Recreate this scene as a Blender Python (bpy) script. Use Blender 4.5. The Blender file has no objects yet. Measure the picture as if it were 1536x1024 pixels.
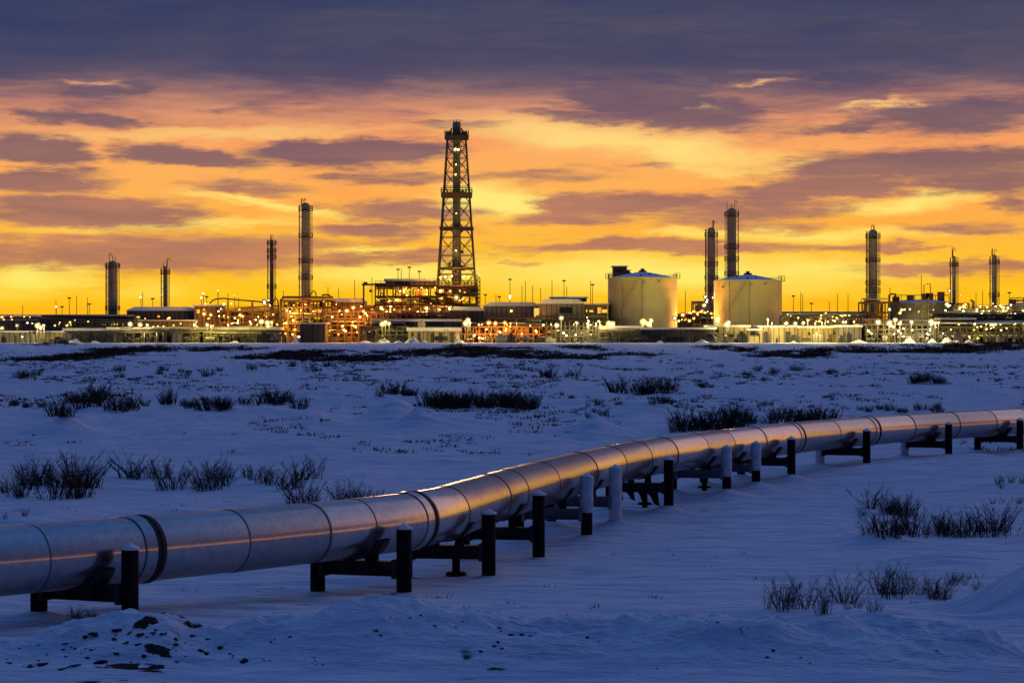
import bpy, math, random
import numpy as np
from mathutils import Vector

random.seed(7)
scene = bpy.context.scene
COL = scene.collection
F = 3600.0            # focal length in photo pixels (1536 wide)
CX, HY = 768.0, 505.0 # principal column, horizon row
EYE = 4.75
PAD = 3.15            # top of the gravel pad the plant stands on

def wx(px, D): return (px - CX) / F * D
def wz(py, D): return EYE - (py - HY) / F * D

# ------------------------------------------------------------------ ground
_rng = np.random.RandomState(11)
_perm = _rng.rand(256, 256)
def vnoise(x, y, seed=0):
    x = np.asarray(x, float) + seed * 17.31; y = np.asarray(y, float) + seed * 9.77
    xi = np.floor(x).astype(int); yi = np.floor(y).astype(int)
    fx = x - xi; fy = y - yi
    fx = fx * fx * fx * (fx * (fx * 6 - 15) + 10); fy = fy * fy * fy * (fy * (fy * 6 - 15) + 10)
    a = _perm[xi & 255, yi & 255]; b = _perm[(xi + 1) & 255, yi & 255]
    c = _perm[xi & 255, (yi + 1) & 255]; d = _perm[(xi + 1) & 255, (yi + 1) & 255]
    return (a * (1 - fx) + b * fx) * (1 - fy) + (c * (1 - fx) + d * fx) * fy - 0.5
def fbm(x, y, n=4, seed=0):
    s = 0; a = 1.0
    for i in range(n):
        s = s + a * vnoise(x, y, seed + i * 3); x = x * 2.03; y = y * 2.03; a *= 0.5
    return s

PROF = np.array([(-50, -.3), (0, -.3), (30, -.25), (37, -.3), (44, -.27), (48.5, -.45), (60, -.75), (75, -.9),
                 (90, -.65), (105, -.45), (130, -.25), (200, 0.), (300, .2), (450, .2), (500, .3), (560, 1.5),
                 (615, 2.85), (640, PAD), (1e5, PAD)])
# foreground ridge of ploughed snow: crest row in the photo by column
CREST = np.array([(-400, 975), (0, 972), (90, 966), (150, 945), (210, 936), (260, 942), (330, 962), (400, 950), (480, 938), (560, 923),
                  (640, 928), (720, 938), (800, 944), (870, 950), (950, 940), (1030, 929), (1100, 934),
                  (1200, 944), (1320, 943), (1400, 956), (1470, 972), (1536, 990), (1900, 1000)])
MOUNDS = []
def add_mound(px, py, hpx, wpx, sharp=1.0):
    # a drift whose foot is at row py
    D = 4.85 * F / (py - HY)
    MOUNDS.append((wx(px, D), D, hpx * D / F, wpx * D / F, sharp))
add_mound(97, 646, 40, 48, 1); add_mound(306, 636, 20, 30, 1); add_mound(590, 632, 38, 55, 1.6)
add_mound(628, 640, 36, 34, 1); add_mound(893, 646, 34, 34, 1); add_mound(1405, 580, 14, 26, 1.6)
add_mound(960, 622, 24, 90, 2); add_mound(1120, 640, 16, 110, 2); add_mound(1030, 600, 14, 60, 1.6)
add_mound(60, 745, 22, 120, 1.8); add_mound(1560, 905, 78, 110, 1.8); add_mound(1430, 806, 20, 110, 1.8)
add_mound(1310, 770, 18, 60, 1.6); add_mound(1340, 922, 26, 130, 1.8); add_mound(800, 560, 8, 120, 2)
add_mound(330, 735, 14, 160, 2); add_mound(200, 558, 7, 150, 2); add_mound(480, 600, 9, 90, 2)
FEET = []   # (x, y, z) where a support post enters the snow

def ground_z(x, y):
    x = np.asarray(x, float); y = np.asarray(y, float)
    yw = y + 18 * fbm(x / 60., y / 200., 2, 5) * np.clip((y - 300) / 100., 0, 1) * np.clip((700 - y) / 80., 0, 1)
    z = np.interp(yw, PROF[:, 0], PROF[:, 1])
    far = np.clip((640 - y) / 30., 0, 1)
    near = np.clip((y - 45) / 60., 0, 1)
    z = z + 0.42 * fbm(x / 12., y / 18., 3, 1) * (0.22 + near) * far
    z = z + 0.42 * np.abs(fbm(x / 5., y / 4.5, 4, 17)) * np.clip((y - 70) / 60., .2, 1) * far
    z = z + 0.9 * fbm(x / 45., y / 60., 3, 8) * np.clip((y - 180) / 120., 0, 1) * far * 0.6
    z = z + 0.085 * fbm(x / 2.6, y / 1.3, 4, 2) * far
    z = z + 0.03 * fbm(x / 1.1 , y / .35, 3, 4) * far * np.clip((200 - y) / 100., 0, 1)
    # hummocks of the tundra in the middle distance
    h = np.clip(fbm(x / 3.2, y / 6., 3, 6) - 0.12, 0, 1)
    z = z + 0.8 * h * np.clip((y - 95) / 80., 0, 1) * far
    # foreground ridge
    px = CX + F * x / 37.6
    crest = np.interp(px, CREST[:, 0], CREST[:, 1])
    yc = 37.6 + 0.5 * vnoise(x / 3., y * 0, 3)
    top = EYE - (crest - HY) / F * 37.6
    prof = np.where(y > yc, np.exp(-((y - yc) / 1.1) ** 2), np.exp(-((yc - y) / 1.3) ** 2))
    rough = 0.20 * fbm(x / .8, y / .6, 4, 9) + 0.09 * fbm(x / .25, y / .2, 3, 13)
    z = z + np.where((y > 25) & (y < 45), ((top + 0.50) + rough) * prof, 0)
    for mx, my, mh, mw, sh in MOUNDS:
        d = np.sqrt((x - mx) ** 2 + ((y - my) / 1.5) ** 2) / mw
        z = z + mh * np.exp(-np.power(d * 1.25, sh)) * np.where(d < 5, 1, 0)
    for fx, fy, fz in FEET:
        d2 = (x - fx) ** 2 + (y - fy) ** 2
        w = np.exp(-d2 / 0.8 ** 2)
        z = z * (1 - w) + (fz - 0.03) * w + 0.09 * np.exp(-d2 / 0.3 ** 2)
    return z

def gz(x, y): return float(ground_z(np.array([x]), np.array([y]))[0])
def gp(px, py, lo=33., hi=640.):
    """the ground point seen at a photo pixel"""
    D = 1 / np.linspace(1 / lo, 1 / hi, 2500)
    rz = EYE - (py - HY) / F * D
    g = ground_z((px - CX) / F * D, D)
    k = np.argmax(rz <= g) if (rz <= g).any() else len(D) - 1
    return (px - CX) / F * D[k], float(D[k]), float(g[k])

# ------------------------------------------------------------------ helpers
def nt_new(name):
    m = bpy.data.materials.new(name); m.use_nodes = True
    return m, m.node_tree, m.node_tree.nodes['Principled BSDF']

def mat(name, col, rough=.6, metal=0., var=.25, scale=1.5, bump=0., emit=None, estr=0., spec=.3, stretch=(1, 1, 1), col2=None, panel=0):
    m, t, b = nt_new(name)
    N, L = t.nodes, t.links
    tc = N.new('ShaderNodeTexCoord'); mp = N.new('ShaderNodeMapping'); mp.inputs['Scale'].default_value = stretch
    L.new(tc.outputs['Object'], mp.inputs['Vector'])
    n = N.new('ShaderNodeTexNoise'); n.inputs['Scale'].default_value = scale; n.inputs['Detail'].default_value = 6
    n.inputs['Roughness'].default_value = .65
    L.new(mp.outputs[0], n.inputs['Vector'])
    r = N.new('ShaderNodeValToRGB')
    c = Vector(col[:3]); c2 = Vector(col2) if col2 else c * (1 - var)
    r.color_ramp.elements[0].position = .3; r.color_ramp.elements[1].position = .7
    r.color_ramp.elements[0].color = (*c2, 1); r.color_ramp.elements[1].color = (*(c * (1 + var * .4)), 1)
    L.new(n.outputs['Fac'], r.inputs['Fac']); L.new(r.outputs[0], b.inputs['Base Color'])
    if panel:   # upright cladding joints
        wv = N.new('ShaderNodeTexWave'); wv.bands_direction = 'X'; wv.inputs['Scale'].default_value = .22; L.new(tc.outputs['Object'], wv.inputs['Vector'])
        wr = N.new('ShaderNodeValToRGB'); wr.color_ramp.elements[0].color = (.35, .34, .33, 1); wr.color_ramp.elements[0].position = .02; wr.color_ramp.elements[1].position = .16
        L.new(wv.outputs['Fac'], wr.inputs['Fac'])
        pm = N.new('ShaderNodeMix'); pm.data_type = 'RGBA'; pm.blend_type = 'MULTIPLY'; pm.inputs['Factor'].default_value = 1
        L.new(r.outputs[0], pm.inputs['A']); L.new(wr.outputs[0], pm.inputs['B']); L.new(pm.outputs['Result'], b.inputs['Base Color'])
    b.inputs['Roughness'].default_value = rough; b.inputs['Metallic'].default_value = metal
    b.inputs['Specular IOR Level'].default_value = spec
    if bump:
        bp = N.new('ShaderNodeBump'); bp.inputs['Strength'].default_value = bump; bp.inputs['Distance'].default_value = .05
        L.new(n.outputs['Fac'], bp.inputs['Height']); L.new(bp.outputs[0], b.inputs['Normal'])
    if emit:
        b.inputs['Emission Color'].default_value = (*emit, 1); b.inputs['Emission Strength'].default_value = estr
    return m

class MB:
    """collects shapes in world metres, builds ONE mesh object"""
    def __init__(s): s.v = []; s.f = []; s.sm = []
    def _add(s, vs, fs, smooth=False):
        o = len(s.v); s.v += vs; s.f += [tuple(i + o for i in f) for f in fs]; s.sm += [smooth] * len(fs)
        return s
    def box(s, x0, x1, y0, y1, z0, z1):
        if x0 > x1: x0, x1 = x1, x0
        if y0 > y1: y0, y1 = y1, y0
        if z0 > z1: z0, z1 = z1, z0
        vs = [(x0, y0, z0), (x1, y0, z0), (x1, y1, z0), (x0, y1, z0), (x0, y0, z1), (x1, y0, z1), (x1, y1, z1), (x0, y1, z1)]
        return s._add(vs, [(0, 3, 2, 1), (4, 5, 6, 7), (0, 1, 5, 4), (1, 2, 6, 5), (2, 3, 7, 6), (3, 0, 4, 7)])
    def prism(s, poly, y0, y1):
        n = len(poly)
        vs = [(x, y0, z) for x, z in poly] + [(x, y1, z) for x, z in poly]
        fs = [tuple(range(n)), tuple(range(2 * n - 1, n - 1, -1))]
        fs += [(i, i + n, (i + 1) % n + n, (i + 1) % n) for i in range(n)]
        return s._add(vs, fs)
    def lathe(s, cx, cy, prof, n=20, axis='z', cap=True):
        vs = []; fs = []
        for r, h in prof:
            for k in range(n):
                a = 2 * math.pi * k / n
                if axis == 'z': vs.append((cx + r * math.cos(a), cy + r * math.sin(a), h))
                elif axis == 'x': vs.append((h, cx + r * math.cos(a), cy + r * math.sin(a)))
                else: vs.append((cx + r * math.cos(a), h, cy + r * math.sin(a)))
        m = len(prof)
        for j in range(m - 1):
            for k in range(n):
                k2 = (k + 1) % n
                fs.append((j * n + k, j * n + k2, (j + 1) * n + k2, (j + 1) * n + k))
        s._add(vs, fs, n > 6)
        if cap:
            o = len(s.v) - len(vs)
            s.f += [tuple(o + k for k in reversed(range(n))), tuple(o + (m - 1) * n + k for k in range(n))]; s.sm += [False, False]
        return s
    def cyl(s, x, y, z0, z1, r, n=12): return s.lathe(x, y, [(r, z0), (r, z1)], n)
    def tube(s, pts, r, n=6):
        pts = [Vector(p) for p in pts]; vs = []; fs = []
        rr = r if isinstance(r, (list, tuple)) else [r] * len(pts)
        for i, p in enumerate(pts):
            d = (pts[min(i + 1, len(pts) - 1)] - pts[max(i - 1, 0)])
            d = d.normalized() if d.length > 1e-9 else Vector((0, 0, 1))
            u = d.cross(Vector((0, 0, 1)) if abs(d.z) < .9 else Vector((1, 0, 0))).normalized(); w = u.cross(d)
            for k in range(n):
                a = 2 * math.pi * (k + .5) / n
                vs.append(tuple(p + (u * math.cos(a) + w * math.sin(a)) * rr[i]))
        for i in range(len(pts) - 1):
            for k in range(n):
                k2 = (k + 1) % n
                fs.append((i * n + k, i * n + k2, (i + 1) * n + k2, (i + 1) * n + k))
        m = len(pts)
        fs += [tuple(reversed(range(n))), tuple((m - 1) * n + k for k in range(n))]
        return s._add(vs, fs, n > 4)
    def bar(s, p, q, t=.3): return s.tube([p, q], t * .7071, 4)
    def sphere(s, x, y, z, r, n=8, m=6, sq=1.):
        prof = [(max(1e-4, r * math.sin(math.pi * i / m)), z - r * sq * math.cos(math.pi * i / m)) for i in range(m + 1)]
        return s.lathe(x, y, prof, n, cap=False)
    def build(s, name, material, parent=None, origin=None):
        me = bpy.data.meshes.new(name)
        if parent is not None: o0 = Vector(parent.get('_o', (0, 0, 0)))
        else: o0 = Vector(origin) if origin else Vector((0, 0, 0))
        me.from_pydata([(a - o0.x, b - o0.y, c - o0.z) for a, b, c in s.v], [], s.f)
        me.polygons.foreach_set('use_smooth', s.sm)
        me.materials.append(material)
        me.update()
        ob = bpy.data.objects.new(name, me); COL.objects.link(ob)
        if parent is not None:
            ob.parent = parent; OFF[ob.name] = o0
            ob['_o'] = tuple(o0)
        else:
            ob.location = o0; ob['_o'] = tuple(o0)
        return ob
OFF = {}

def tag(o, label=None, cat=None, group=None, kind=None):
    if label: o['label'] = label
    if cat: o['category'] = cat
    if group: o['group'] = group
    if kind: o['kind'] = kind
    return o
def thing(name, label, cat, loc, group=None):
    o = bpy.data.objects.new(name, None); COL.objects.link(o); o.location = loc; o.empty_display_size = .5
    o['_o'] = tuple(loc)
    return tag(o, label, cat, group)

ORD = ['first', 'second', 'third', 'fourth', 'fifth', 'sixth', 'seventh', 'eighth', 'ninth', 'tenth', 'eleventh', 'twelfth',
       'thirteenth', 'fourteenth', 'fifteenth', 'sixteenth', 'seventeenth', 'eighteenth', 'nineteenth', 'twentieth',
       'twenty-first', 'twenty-second', 'twenty-third', 'twenty-fourth', 'twenty-fifth', 'twenty-sixth', 'twenty-seventh', 'twenty-eighth']

# ------------------------------------------------------------------ pipeline route and supports (needed by the ground)
ROUTE = [(-1350, 32.6), (-740, 35.6), (-339, 38.6), (0, 41.6), (200, 43.9), (400, 46.6), (617, 50.8), (703, 55.5), (760, 59.8), (900, 71.5), (1013, 80.5),
         (1200, 93.2), (1342, 101.5), (1458, 107.), (1536, 111.), (1700, 120.), (1900, 133.), (2100, 150.)]
AXIS = 0.86
PR = 0.60
def catmull(P, n=24):
    out = []
    P = [2 * P[0] - P[1]] + P + [2 * P[-1] - P[-2]]
    for i in range(1, len(P) - 2):
        for k in range(n):
            t = k / n; a, b, c, d = P[i - 1], P[i], P[i + 1], P[i + 2]
            out.append(.5 * ((2 * b) + (c - a) * t + (2 * a - 5 * b + 4 * c - d) * t * t + (3 * b - a - 3 * c + d) * t ** 3))
    out.append(P[-2]); return out
CURVE = catmull([Vector((wx(p, d), d, AXIS)) for p, d in ROUTE])
for _ in range(40):   # soften the measured points into smooth bends
    CURVE = [CURVE[0]] + [(CURVE[i - 1] + CURVE[i] * 2 + CURVE[i + 1]) / 4 for i in range(1, len(CURVE) - 1)] + [CURVE[-1]]
CPX = [CX + F * p.x / p.y for p in CURVE]
def at_px(px):
    for i in range(len(CURVE) - 1):
        if CPX[i] <= px <= CPX[i + 1]:
            t = (px - CPX[i]) / (CPX[i + 1] - CPX[i] + 1e-9)
            return i + t
    return 0. if px < CPX[0] else len(CURVE) - 1.001
def curve(s):
    i = min(int(s), len(CURVE) - 2); return CURVE[i].lerp(CURVE[i + 1], s - i)
def tangent(s):
    i = min(int(s), len(CURVE) - 2); a = CURVE[max(i - 2, 0)]; b = CURVE[min(i + 3, len(CURVE) - 1)]
    return (b - a).normalized()
# right-hand post column, frost (0 none, .5 upper half, 1 all), left post frosted, foot row in photo, top row
SUP = [(195, 0, 0, 922, 818), (606, 0, 0, 890, 788), (733, 0, 0, 865, 766), (808, 0, 0, 837, 738), (880, .6, 0, 803, 712),
       (923, 1, 0, 780, 699), (1003, 0, 0, 758, 686), (1090, .7, 0, 733, 669), (1134, .7, 0, 722, 663), (1187, 0, 0, 711, 656),
       (1300, 0, 1, 694, 644), (1423, 0, 1, 682, 634), (1530, 0, 0, 673, 628), (-210, 0, 0, 950, 850), (1650, 0, 0, 668, 622)]
SUPPORTS = []
for px, fr, frl, foot, top in SUP:
    s = at_px(px - 45 * 46 / 60.)
    for _ in range(12):
        c = curve(s); t = tangent(s); beta = math.atan2(t.x, t.y)
        phi = .6 * beta; half = .93 / math.cos(beta - phi)
        u = Vector((math.cos(phi), -math.sin(phi), 0)); R = c + u * half
        err = px - (CX + F * R.x / R.y); s = at_px(CX + F * c.x / c.y + err)
    Lp = c - u * half
    zf = EYE - (foot - HY) / F * R.y; zt = EYE - (top - HY) / F * R.y
    SUPPORTS.append((c, u, half, R, Lp, zf, zt, fr, frl, beta))
    FEET.append((R.x, R.y, zf)); FEET.append((Lp.x, Lp.y, zf - .05))

# ------------------------------------------------------------------ ground mesh (one polar sheet out to the horizon)
def strokes_to_world(lst):
    out = []
    for px, py, hw, hh in lst:
        x, y, z = gp(px, py); x2, y2, _ = gp(px, py - hh); x3, y3, _ = gp(px, py + hh)
        out.append((x, y, hw * y / F, max(2., abs(y2 - y3) / 2)))
    return out
BARE_PX = [(200, 523, 70, 5), (60, 539, 80, 4), (140, 534, 70, 5), (300, 524, 70, 3), (440, 534, 80, 5), (520, 538, 70, 5), (620, 531, 70, 6), (700, 527, 60, 6),
           (590, 545, 40, 4), (780, 533, 70, 6), (730, 522, 60, 4), (850, 536, 60, 4), (880, 524, 50, 3), (1090, 524, 50, 4), (1180, 529, 70, 5), (1290, 526, 80, 6),
           (1400, 525, 80, 7), (1480, 520, 60, 6), (1230, 533, 50, 3), (1530, 516, 30, 4), (60, 518, 60, 2), (960, 532, 60, 3)]
BARE = strokes_to_world(BARE_PX)
def bare_mask(x, y):
    m = np.zeros_like(x)
    xd = x + 9 * fbm(x / 16., y / 22., 3, 21); yd = y + 16 * fbm(x / 14., y / 30., 3, 23)
    for bx, by, bw, bh in BARE:
        d = ((xd - bx) / bw) ** 2 + ((yd - by) / bh) ** 2
        m = np.maximum(m, np.clip(1.35 - d, 0, 1))
    m = m * np.clip(.75 + 1.1 * fbm(x / 5., y / 9., 3, 25), 0, 1)
    return m
def build_ground():
    r = np.concatenate([np.geomspace(1.0, 6, 8)[:-1], 1 / np.linspace(1 / 6., 1 / 20., 26)[:-1],
                        1 / np.linspace(1 / 20., 1 / 33., 40)[:-1], 1 / np.linspace(1 / 33., 1 / 42., 190)[:-1],
                        1 / np.linspace(1 / 42., 1 / 700., 430)[:-1], np.geomspace(700, 12000, 36)])
    d = math.radians(14)
    a = np.concatenate([np.linspace(-math.pi, -d, 110)[:-1], np.linspace(-d, d, 660), np.linspace(d, math.pi, 110)[1:]])
    Rg, A = np.meshgrid(r, a, indexing='ij')
    X = Rg * np.sin(A); Y = Rg * np.cos(A)
    Z = ground_z(X.ravel(), Y.ravel()).reshape(X.shape)
    B = np.where((Y > 420) & (Y < 645), bare_mask(X, Y), 0)
    # trampled / wind-scoured earth showing through in the foreground ridge
    clod = np.clip(fbm(X / .42, Y / .30, 4, 31) - .12, 0, 1) * 4
    clod *= ((Y > 34.5) & (Y < 39)) * (np.exp(-((X + 5.7) / 1.1) ** 2) * .85 + .25 * np.exp(-((X + .6) / 1.6) ** 2) + .16 * (X > 2))
    B = np.maximum(B, np.clip(clod, 0, 1))
    nr, na = X.shape
    co = np.stack([X, Y, Z], -1).reshape(-1, 3)
    i = np.arange((nr - 1) * (na - 1)); row = i // (na - 1); c = i % (na - 1)
    v0 = row * na + c
    quads = np.stack([v0, v0 + na, v0 + na + 1, v0 + 1], 1)
    me = bpy.data.meshes.new('snow_ground')
    me.vertices.add(len(co)); me.vertices.foreach_set('co', co.ravel())
    me.loops.add(quads.size); me.loops.foreach_set('vertex_index', quads.ravel())
    me.polygons.add(len(quads)); me.polygons.foreach_set('loop_start', np.arange(len(quads)) * 4)
    me.polygons.foreach_set('use_smooth', np.ones(len(quads), bool))
    at = me.attributes.new('bare', 'FLOAT', 'POINT'); at.data.foreach_set('value', B.ravel().astype(np.float32))
    me.update(); me.validate()
    m, t, b = nt_new('snow'); N, L = t.nodes, t.links
    tc = N.new('ShaderNodeTexCoord')
    def noise(scale, st, det=5, rough=.6):
        mp = N.new('ShaderNodeMapping'); mp.inputs['Scale'].default_value = st
        L.new(tc.outputs['Object'], mp.inputs['Vector'])
        n = N.new('ShaderNodeTexNoise'); n.inputs['Scale'].default_value = scale
        n.inputs['Detail'].default_value = det; n.inputs['Roughness'].default_value = rough
        L.new(mp.outputs[0], n.inputs['Vector']); return n
    n1 = noise(1.3, (.35, 1.5, 1)); n2 = noise(9, (.5, 1.6, 1), 3); n3 = noise(.6, (.5, .5, .5), 6, .7)
    add = N.new('ShaderNodeMath'); add.operation = 'MULTIPLY_ADD'; add.inputs[1].default_value = .25
    L.new(n2.outputs['Fac'], add.inputs[0]); L.new(n1.outputs['Fac'], add.inputs[2])
    bp = N.new('ShaderNodeBump'); bp.inputs['Strength'].default_value = .9; bp.inputs['Distance'].default_value = .34
    L.new(add.outputs[0], bp.inputs['Height']); L.new(bp.outputs[0], b.inputs['Normal'])
    # base colours: snow with faint icy variation, brown tundra soil where bare
    cr = N.new('ShaderNodeValToRGB'); cr.color_ramp.elements[0].position = .35; cr.color_ramp.elements[1].position = .65
    cr.color_ramp.elements[0].color = (.55, .63, .76, 1); cr.color_ramp.elements[1].color = (.85, .88, .90, 1)
    L.new(n1.outputs['Fac'], cr.inputs['Fac'])
    an = N.new('ShaderNodeAttribute'); an.attribute_name = 'bare'
    ma = N.new('ShaderNodeMath'); ma.operation = 'MULTIPLY_ADD'; ma.inputs[1].default_value = 1.1; 
    sb = N.new('ShaderNodeMath'); sb.operation = 'SUBTRACT'; sb.inputs[1].default_value = .5
    L.new(n3.outputs['Fac'], sb.inputs[0]); 
    L.new(sb.outputs[0], ma.inputs[0]); L.new(an.outputs['Fac'], ma.inputs[2])
    ms = N.new('ShaderNodeMapRange'); ms.interpolation_type = 'SMOOTHSTEP'
    ms.inputs['From Min'].default_value = .36; ms.inputs['From Max'].default_value = .62
    L.new(ma.outputs[0], ms.inputs['Value'])
    mx = N.new('ShaderNodeMix'); mx.data_type = 'RGBA'
    L.new(ms.outputs[0], mx.inputs['Factor']); L.new(cr.outputs[0], mx.inputs['A'])
    mx.inputs['B'].default_value = (.035, .028, .024, 1)
    L.new(mx.outputs['Result'], b.inputs['Base Color'])
    b.inputs['Roughness'].default_value = .8; b.inputs['Specular IOR Level'].default_value = .05
    me.materials.append(m)
    o = bpy.data.objects.new('snow_ground', me); COL.objects.link(o); o['kind'] = 'structure'
build_ground()

# ------------------------------------------------------------------ camera
cam = bpy.data.cameras.new('camera'); camo = bpy.data.objects.new('camera', cam); COL.objects.link(camo)
cam.sensor_width = 36; cam.lens = 36 * F / 1536; cam.clip_end = 30000; cam.clip_start = .5
camo.location = (0, 0, EYE); camo.rotation_euler = (math.radians(90), 0, 0)
cam.shift_y = -(512 - HY) / 1536
scene.camera = camo

# ------------------------------------------------------------------ sky and sun
def lin(r, g, b):
    f = lambda c: (c / 255 / 12.92) if c / 255 < .04045 else ((c / 255 + .055) / 1.055) ** 2.4
    return (f(r), f(g), f(b), 1)
def hot(r, g, b, k):
    c = lin(r, g, b); return (c[0] * k, c[1] * k, c[2] * k, 1)
def build_world():
    w = bpy.data.worlds.new('World'); scene.world = w; w.use_nodes = True
    t = w.node_tree; N, L = t.nodes, t.links
    bg = N['Background']
    def math_(op, a, b=None, c=None, clamp=False):
        n = N.new('ShaderNodeMath'); n.operation = op; n.use_clamp = clamp
        for i, v in enumerate((a, b, c)):
            if v is None: continue
            if isinstance(v, (int, float)): n.inputs[i].default_value = v
            else: L.new(v, n.inputs[i])
        return n.outputs[0]
    def smooth(v, a, b, lo=0., hi=1.):
        n = N.new('ShaderNodeMapRange'); n.interpolation_type = 'SMOOTHSTEP'
        n.inputs['From Min'].default_value = a; n.inputs['From Max'].default_value = b
        n.inputs['To Min'].default_value = lo; n.inputs['To Max'].default_value = hi
        L.new(v, n.inputs['Value']); return n.outputs[0]
    def mix(f, a, b, mode='MIX'):
        n = N.new('ShaderNodeMix'); n.data_type = 'RGBA'; n.blend_type = mode
        if isinstance(f, (int, float)): n.inputs['Factor'].default_value = f
        else: L.new(f, n.inputs['Factor'])
        for k, v in (('A', a), ('B', b)):
            if isinstance(v, tuple): n.inputs[k].default_value = v
            else: L.new(v, n.inputs[k])
        return n.outputs['Result']
    tc = N.new('ShaderNodeTexCoord')
    sx = N.new('ShaderNodeSeparateXYZ'); L.new(tc.outputs['Generated'], sx.inputs[0])
    az = math_('ARCTAN2', sx.outputs['X'], sx.outputs['Y'])     # 0 = towards the plant
    el = math_('ARCSINE', sx.outputs['Z'])
    U = math_('MULTIPLY', az, F); V = math_('MULTIPLY', el, F)  # 3600 units to the radian
    cv = N.new('ShaderNodeCombineXYZ'); L.new(U, cv.inputs[0]); L.new(V, cv.inputs[1])
    def noise(su, sv, det=6, rough=.6, off=0, dist=0.):
        mp = N.new('ShaderNodeMapping'); mp.inputs['Scale'].default_value = (1 / su, 1 / sv, 1); mp.inputs['Location'].default_value = (off, off * .7, off * 1.3)
        L.new(cv.outputs[0], mp.inputs['Vector'])
        n = N.new('ShaderNodeTexNoise'); n.inputs['Scale'].default_value = 1; n.inputs['Detail'].default_value = det
        n.inputs['Roughness'].default_value = rough; n.inputs['Distortion'].default_value = dist
        L.new(mp.outputs[0], n.inputs['Vector']); return n
    # warp so that no stroke keeps a clean outline
    wn = noise(120, 30, 7, .64, 3.1)
    sub = N.new('ShaderNodeVectorMath'); sub.operation = 'SUBTRACT'; L.new(wn.outputs['Color'], sub.inputs[0]); sub.inputs[1].default_value = (.5, .5, .5)
    mul = N.new('ShaderNodeVectorMath'); mul.operation = 'MULTIPLY'; L.new(sub.outputs[0], mul.inputs[0]); mul.inputs[1].default_value = (230, 46, 0)
    wv = N.new('ShaderNodeVectorMath'); wv.operation = 'ADD'; L.new(cv.outputs[0], wv.inputs[0]); L.new(mul.outputs[0], wv.inputs[1])
    def stroke(cx, cy, hw, hh, tilt=0, inner=.25, st=1.):
        mp = N.new('ShaderNodeMapping'); mp.vector_type = 'TEXTURE'
        mp.inputs['Location'].default_value = (cx - CX, HY - cy, 0); mp.inputs['Rotation'].default_value = (0, 0, math.radians(tilt))
        mp.inputs['Scale'].default_value = (hw * 1.3, hh * (1.75 if inner else 1.4), 1)
        L.new(wv.outputs[0], mp.inputs['Vector'])
        ln = N.new('ShaderNodeVectorMath'); ln.operation = 'LENGTH'; L.new(mp.outputs[0], ln.inputs[0])
        return smooth(ln.outputs['Value'], 1.15, inner, 0, st)
    clouds = [(60, 232, 100, 18, -3, 1), (290, 239, 130, 13, -3, .95), (520, 230, 170, 17, 0, .95), (110, 180, 130, 9, -6, .7), (60, 278, 110, 16, 0, .9),
              (150, 322, 190, 17, -2, .95), (370, 282, 100, 10, 0, .5), (600, 268, 140, 10, 0, .6), (210, 384, 330, 22, 1, .95), 
              (560, 346, 120, 11, 0, .75), (600, 317, 150, 13, 0, .8), (570, 388, 170, 11, 0, .8), (830, 262, 130, 9, 0, .45), (930, 308, 150, 15, 0, .85),
              (860, 328, 110, 10, 0, .7), (1120, 318, 170, 20, 2, .75), (1370, 252, 230, 22, 1, .95), (1230, 284, 190, 13, 5, .85), (1450, 275, 140, 24, 0, .85), (1000, 371, 240, 8, 0, .9), (880, 375, 150, 5, 0, .6), (1290, 374, 110, 5, 0, .7),
              (1410, 406, 170, 8, 0, .8), (1520, 402, 120, 10, 0, .8), (1430, 176, 170, 24, 0, .85), (1000, 164, 210, 24, -6, .85), (1060, 186, 90, 8, 10, .7), (1510, 305, 50, 16, 0, .8),
              (1450, 347, 110, 9, 0, .6), (780, 398, 36, 4, 0, .6), (980, 253, 70, 6, 0, .5), (1290, 190, 150, 9, 5, .7), (860, 174, 120, 10, -4, .7),
              (400, 160, 120, 12, 3, .6), (180, 140, 120, 12, 5, .7), (700, 185, 90, 6, 0, .5), (1150, 345, 120, 8, 0, .5)]
    brights = [(880, 206, 200, 24, -6, 1.1), (1010, 224, 140, 24, -8, 1.05), (330, 204, 260, 9, 2, .6), (420, 308, 120, 8, -8, .9), (360, 298, 90, 6, -4, .8), (560, 374, 70, 6, 2, .7), (1000, 412, 330, 28, 0, 1.05), (1220, 405, 200, 18, 0, .8), (55, 420, 110, 26, 4, 1),
               (590, 412, 170, 18, 0, 1.0), (1360, 308, 120, 12, 4, .9), (1240, 355, 180, 8, 0, .8), (1070, 350, 120, 7, 0, .8), (270, 338, 200, 7, 2, .7), (1145, 126, 60, 5, 8, .9), (1062, 163, 50, 5, -6, .95), (1310, 158, 45, 5, 8, .9), (740, 302, 90, 24, 0, 1.2), (700, 400, 50, 12, 0, .4), (1180, 250, 70, 6, 8, .6), (150, 132, 55, 5, -5, .8), (230, 440, 80, 18, 0, .5), (1060, 255, 110, 8, -3, .6)]
    acc = None; br = None
    for cx, cy, hw, hh, ti, st in clouds:
        v = stroke(cx, cy, hw, hh, ti, .25, st); acc = v if acc is None else math_('MAXIMUM', acc, v)
    for cx, cy, hw, hh, ti, st in brights:
        v = stroke(cx, cy, hw, hh, ti, 0., st); br = v if br is None else math_('MAXIMUM', br, v)
    ns = noise(260, 26, 8, .66, 8.2, .5); ns2 = noise(60, 9, 5, .6, 1.7)
    nn = math_('ADD', math_('MULTIPLY', math_('SUBTRACT', ns.outputs['Fac'], .5), 1.7), math_('MULTIPLY', math_('SUBTRACT', ns2.outputs['Fac'], .5), .7))
    # outside the strokes' window (to the sides) noise alone makes the clouds
    side = smooth(math_('ABSOLUTE', az), .20, .34)
    sidec = smooth(noise(420, 60, 6, .6, 5.5, .3).outputs['Fac'], .42, .62)
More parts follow.
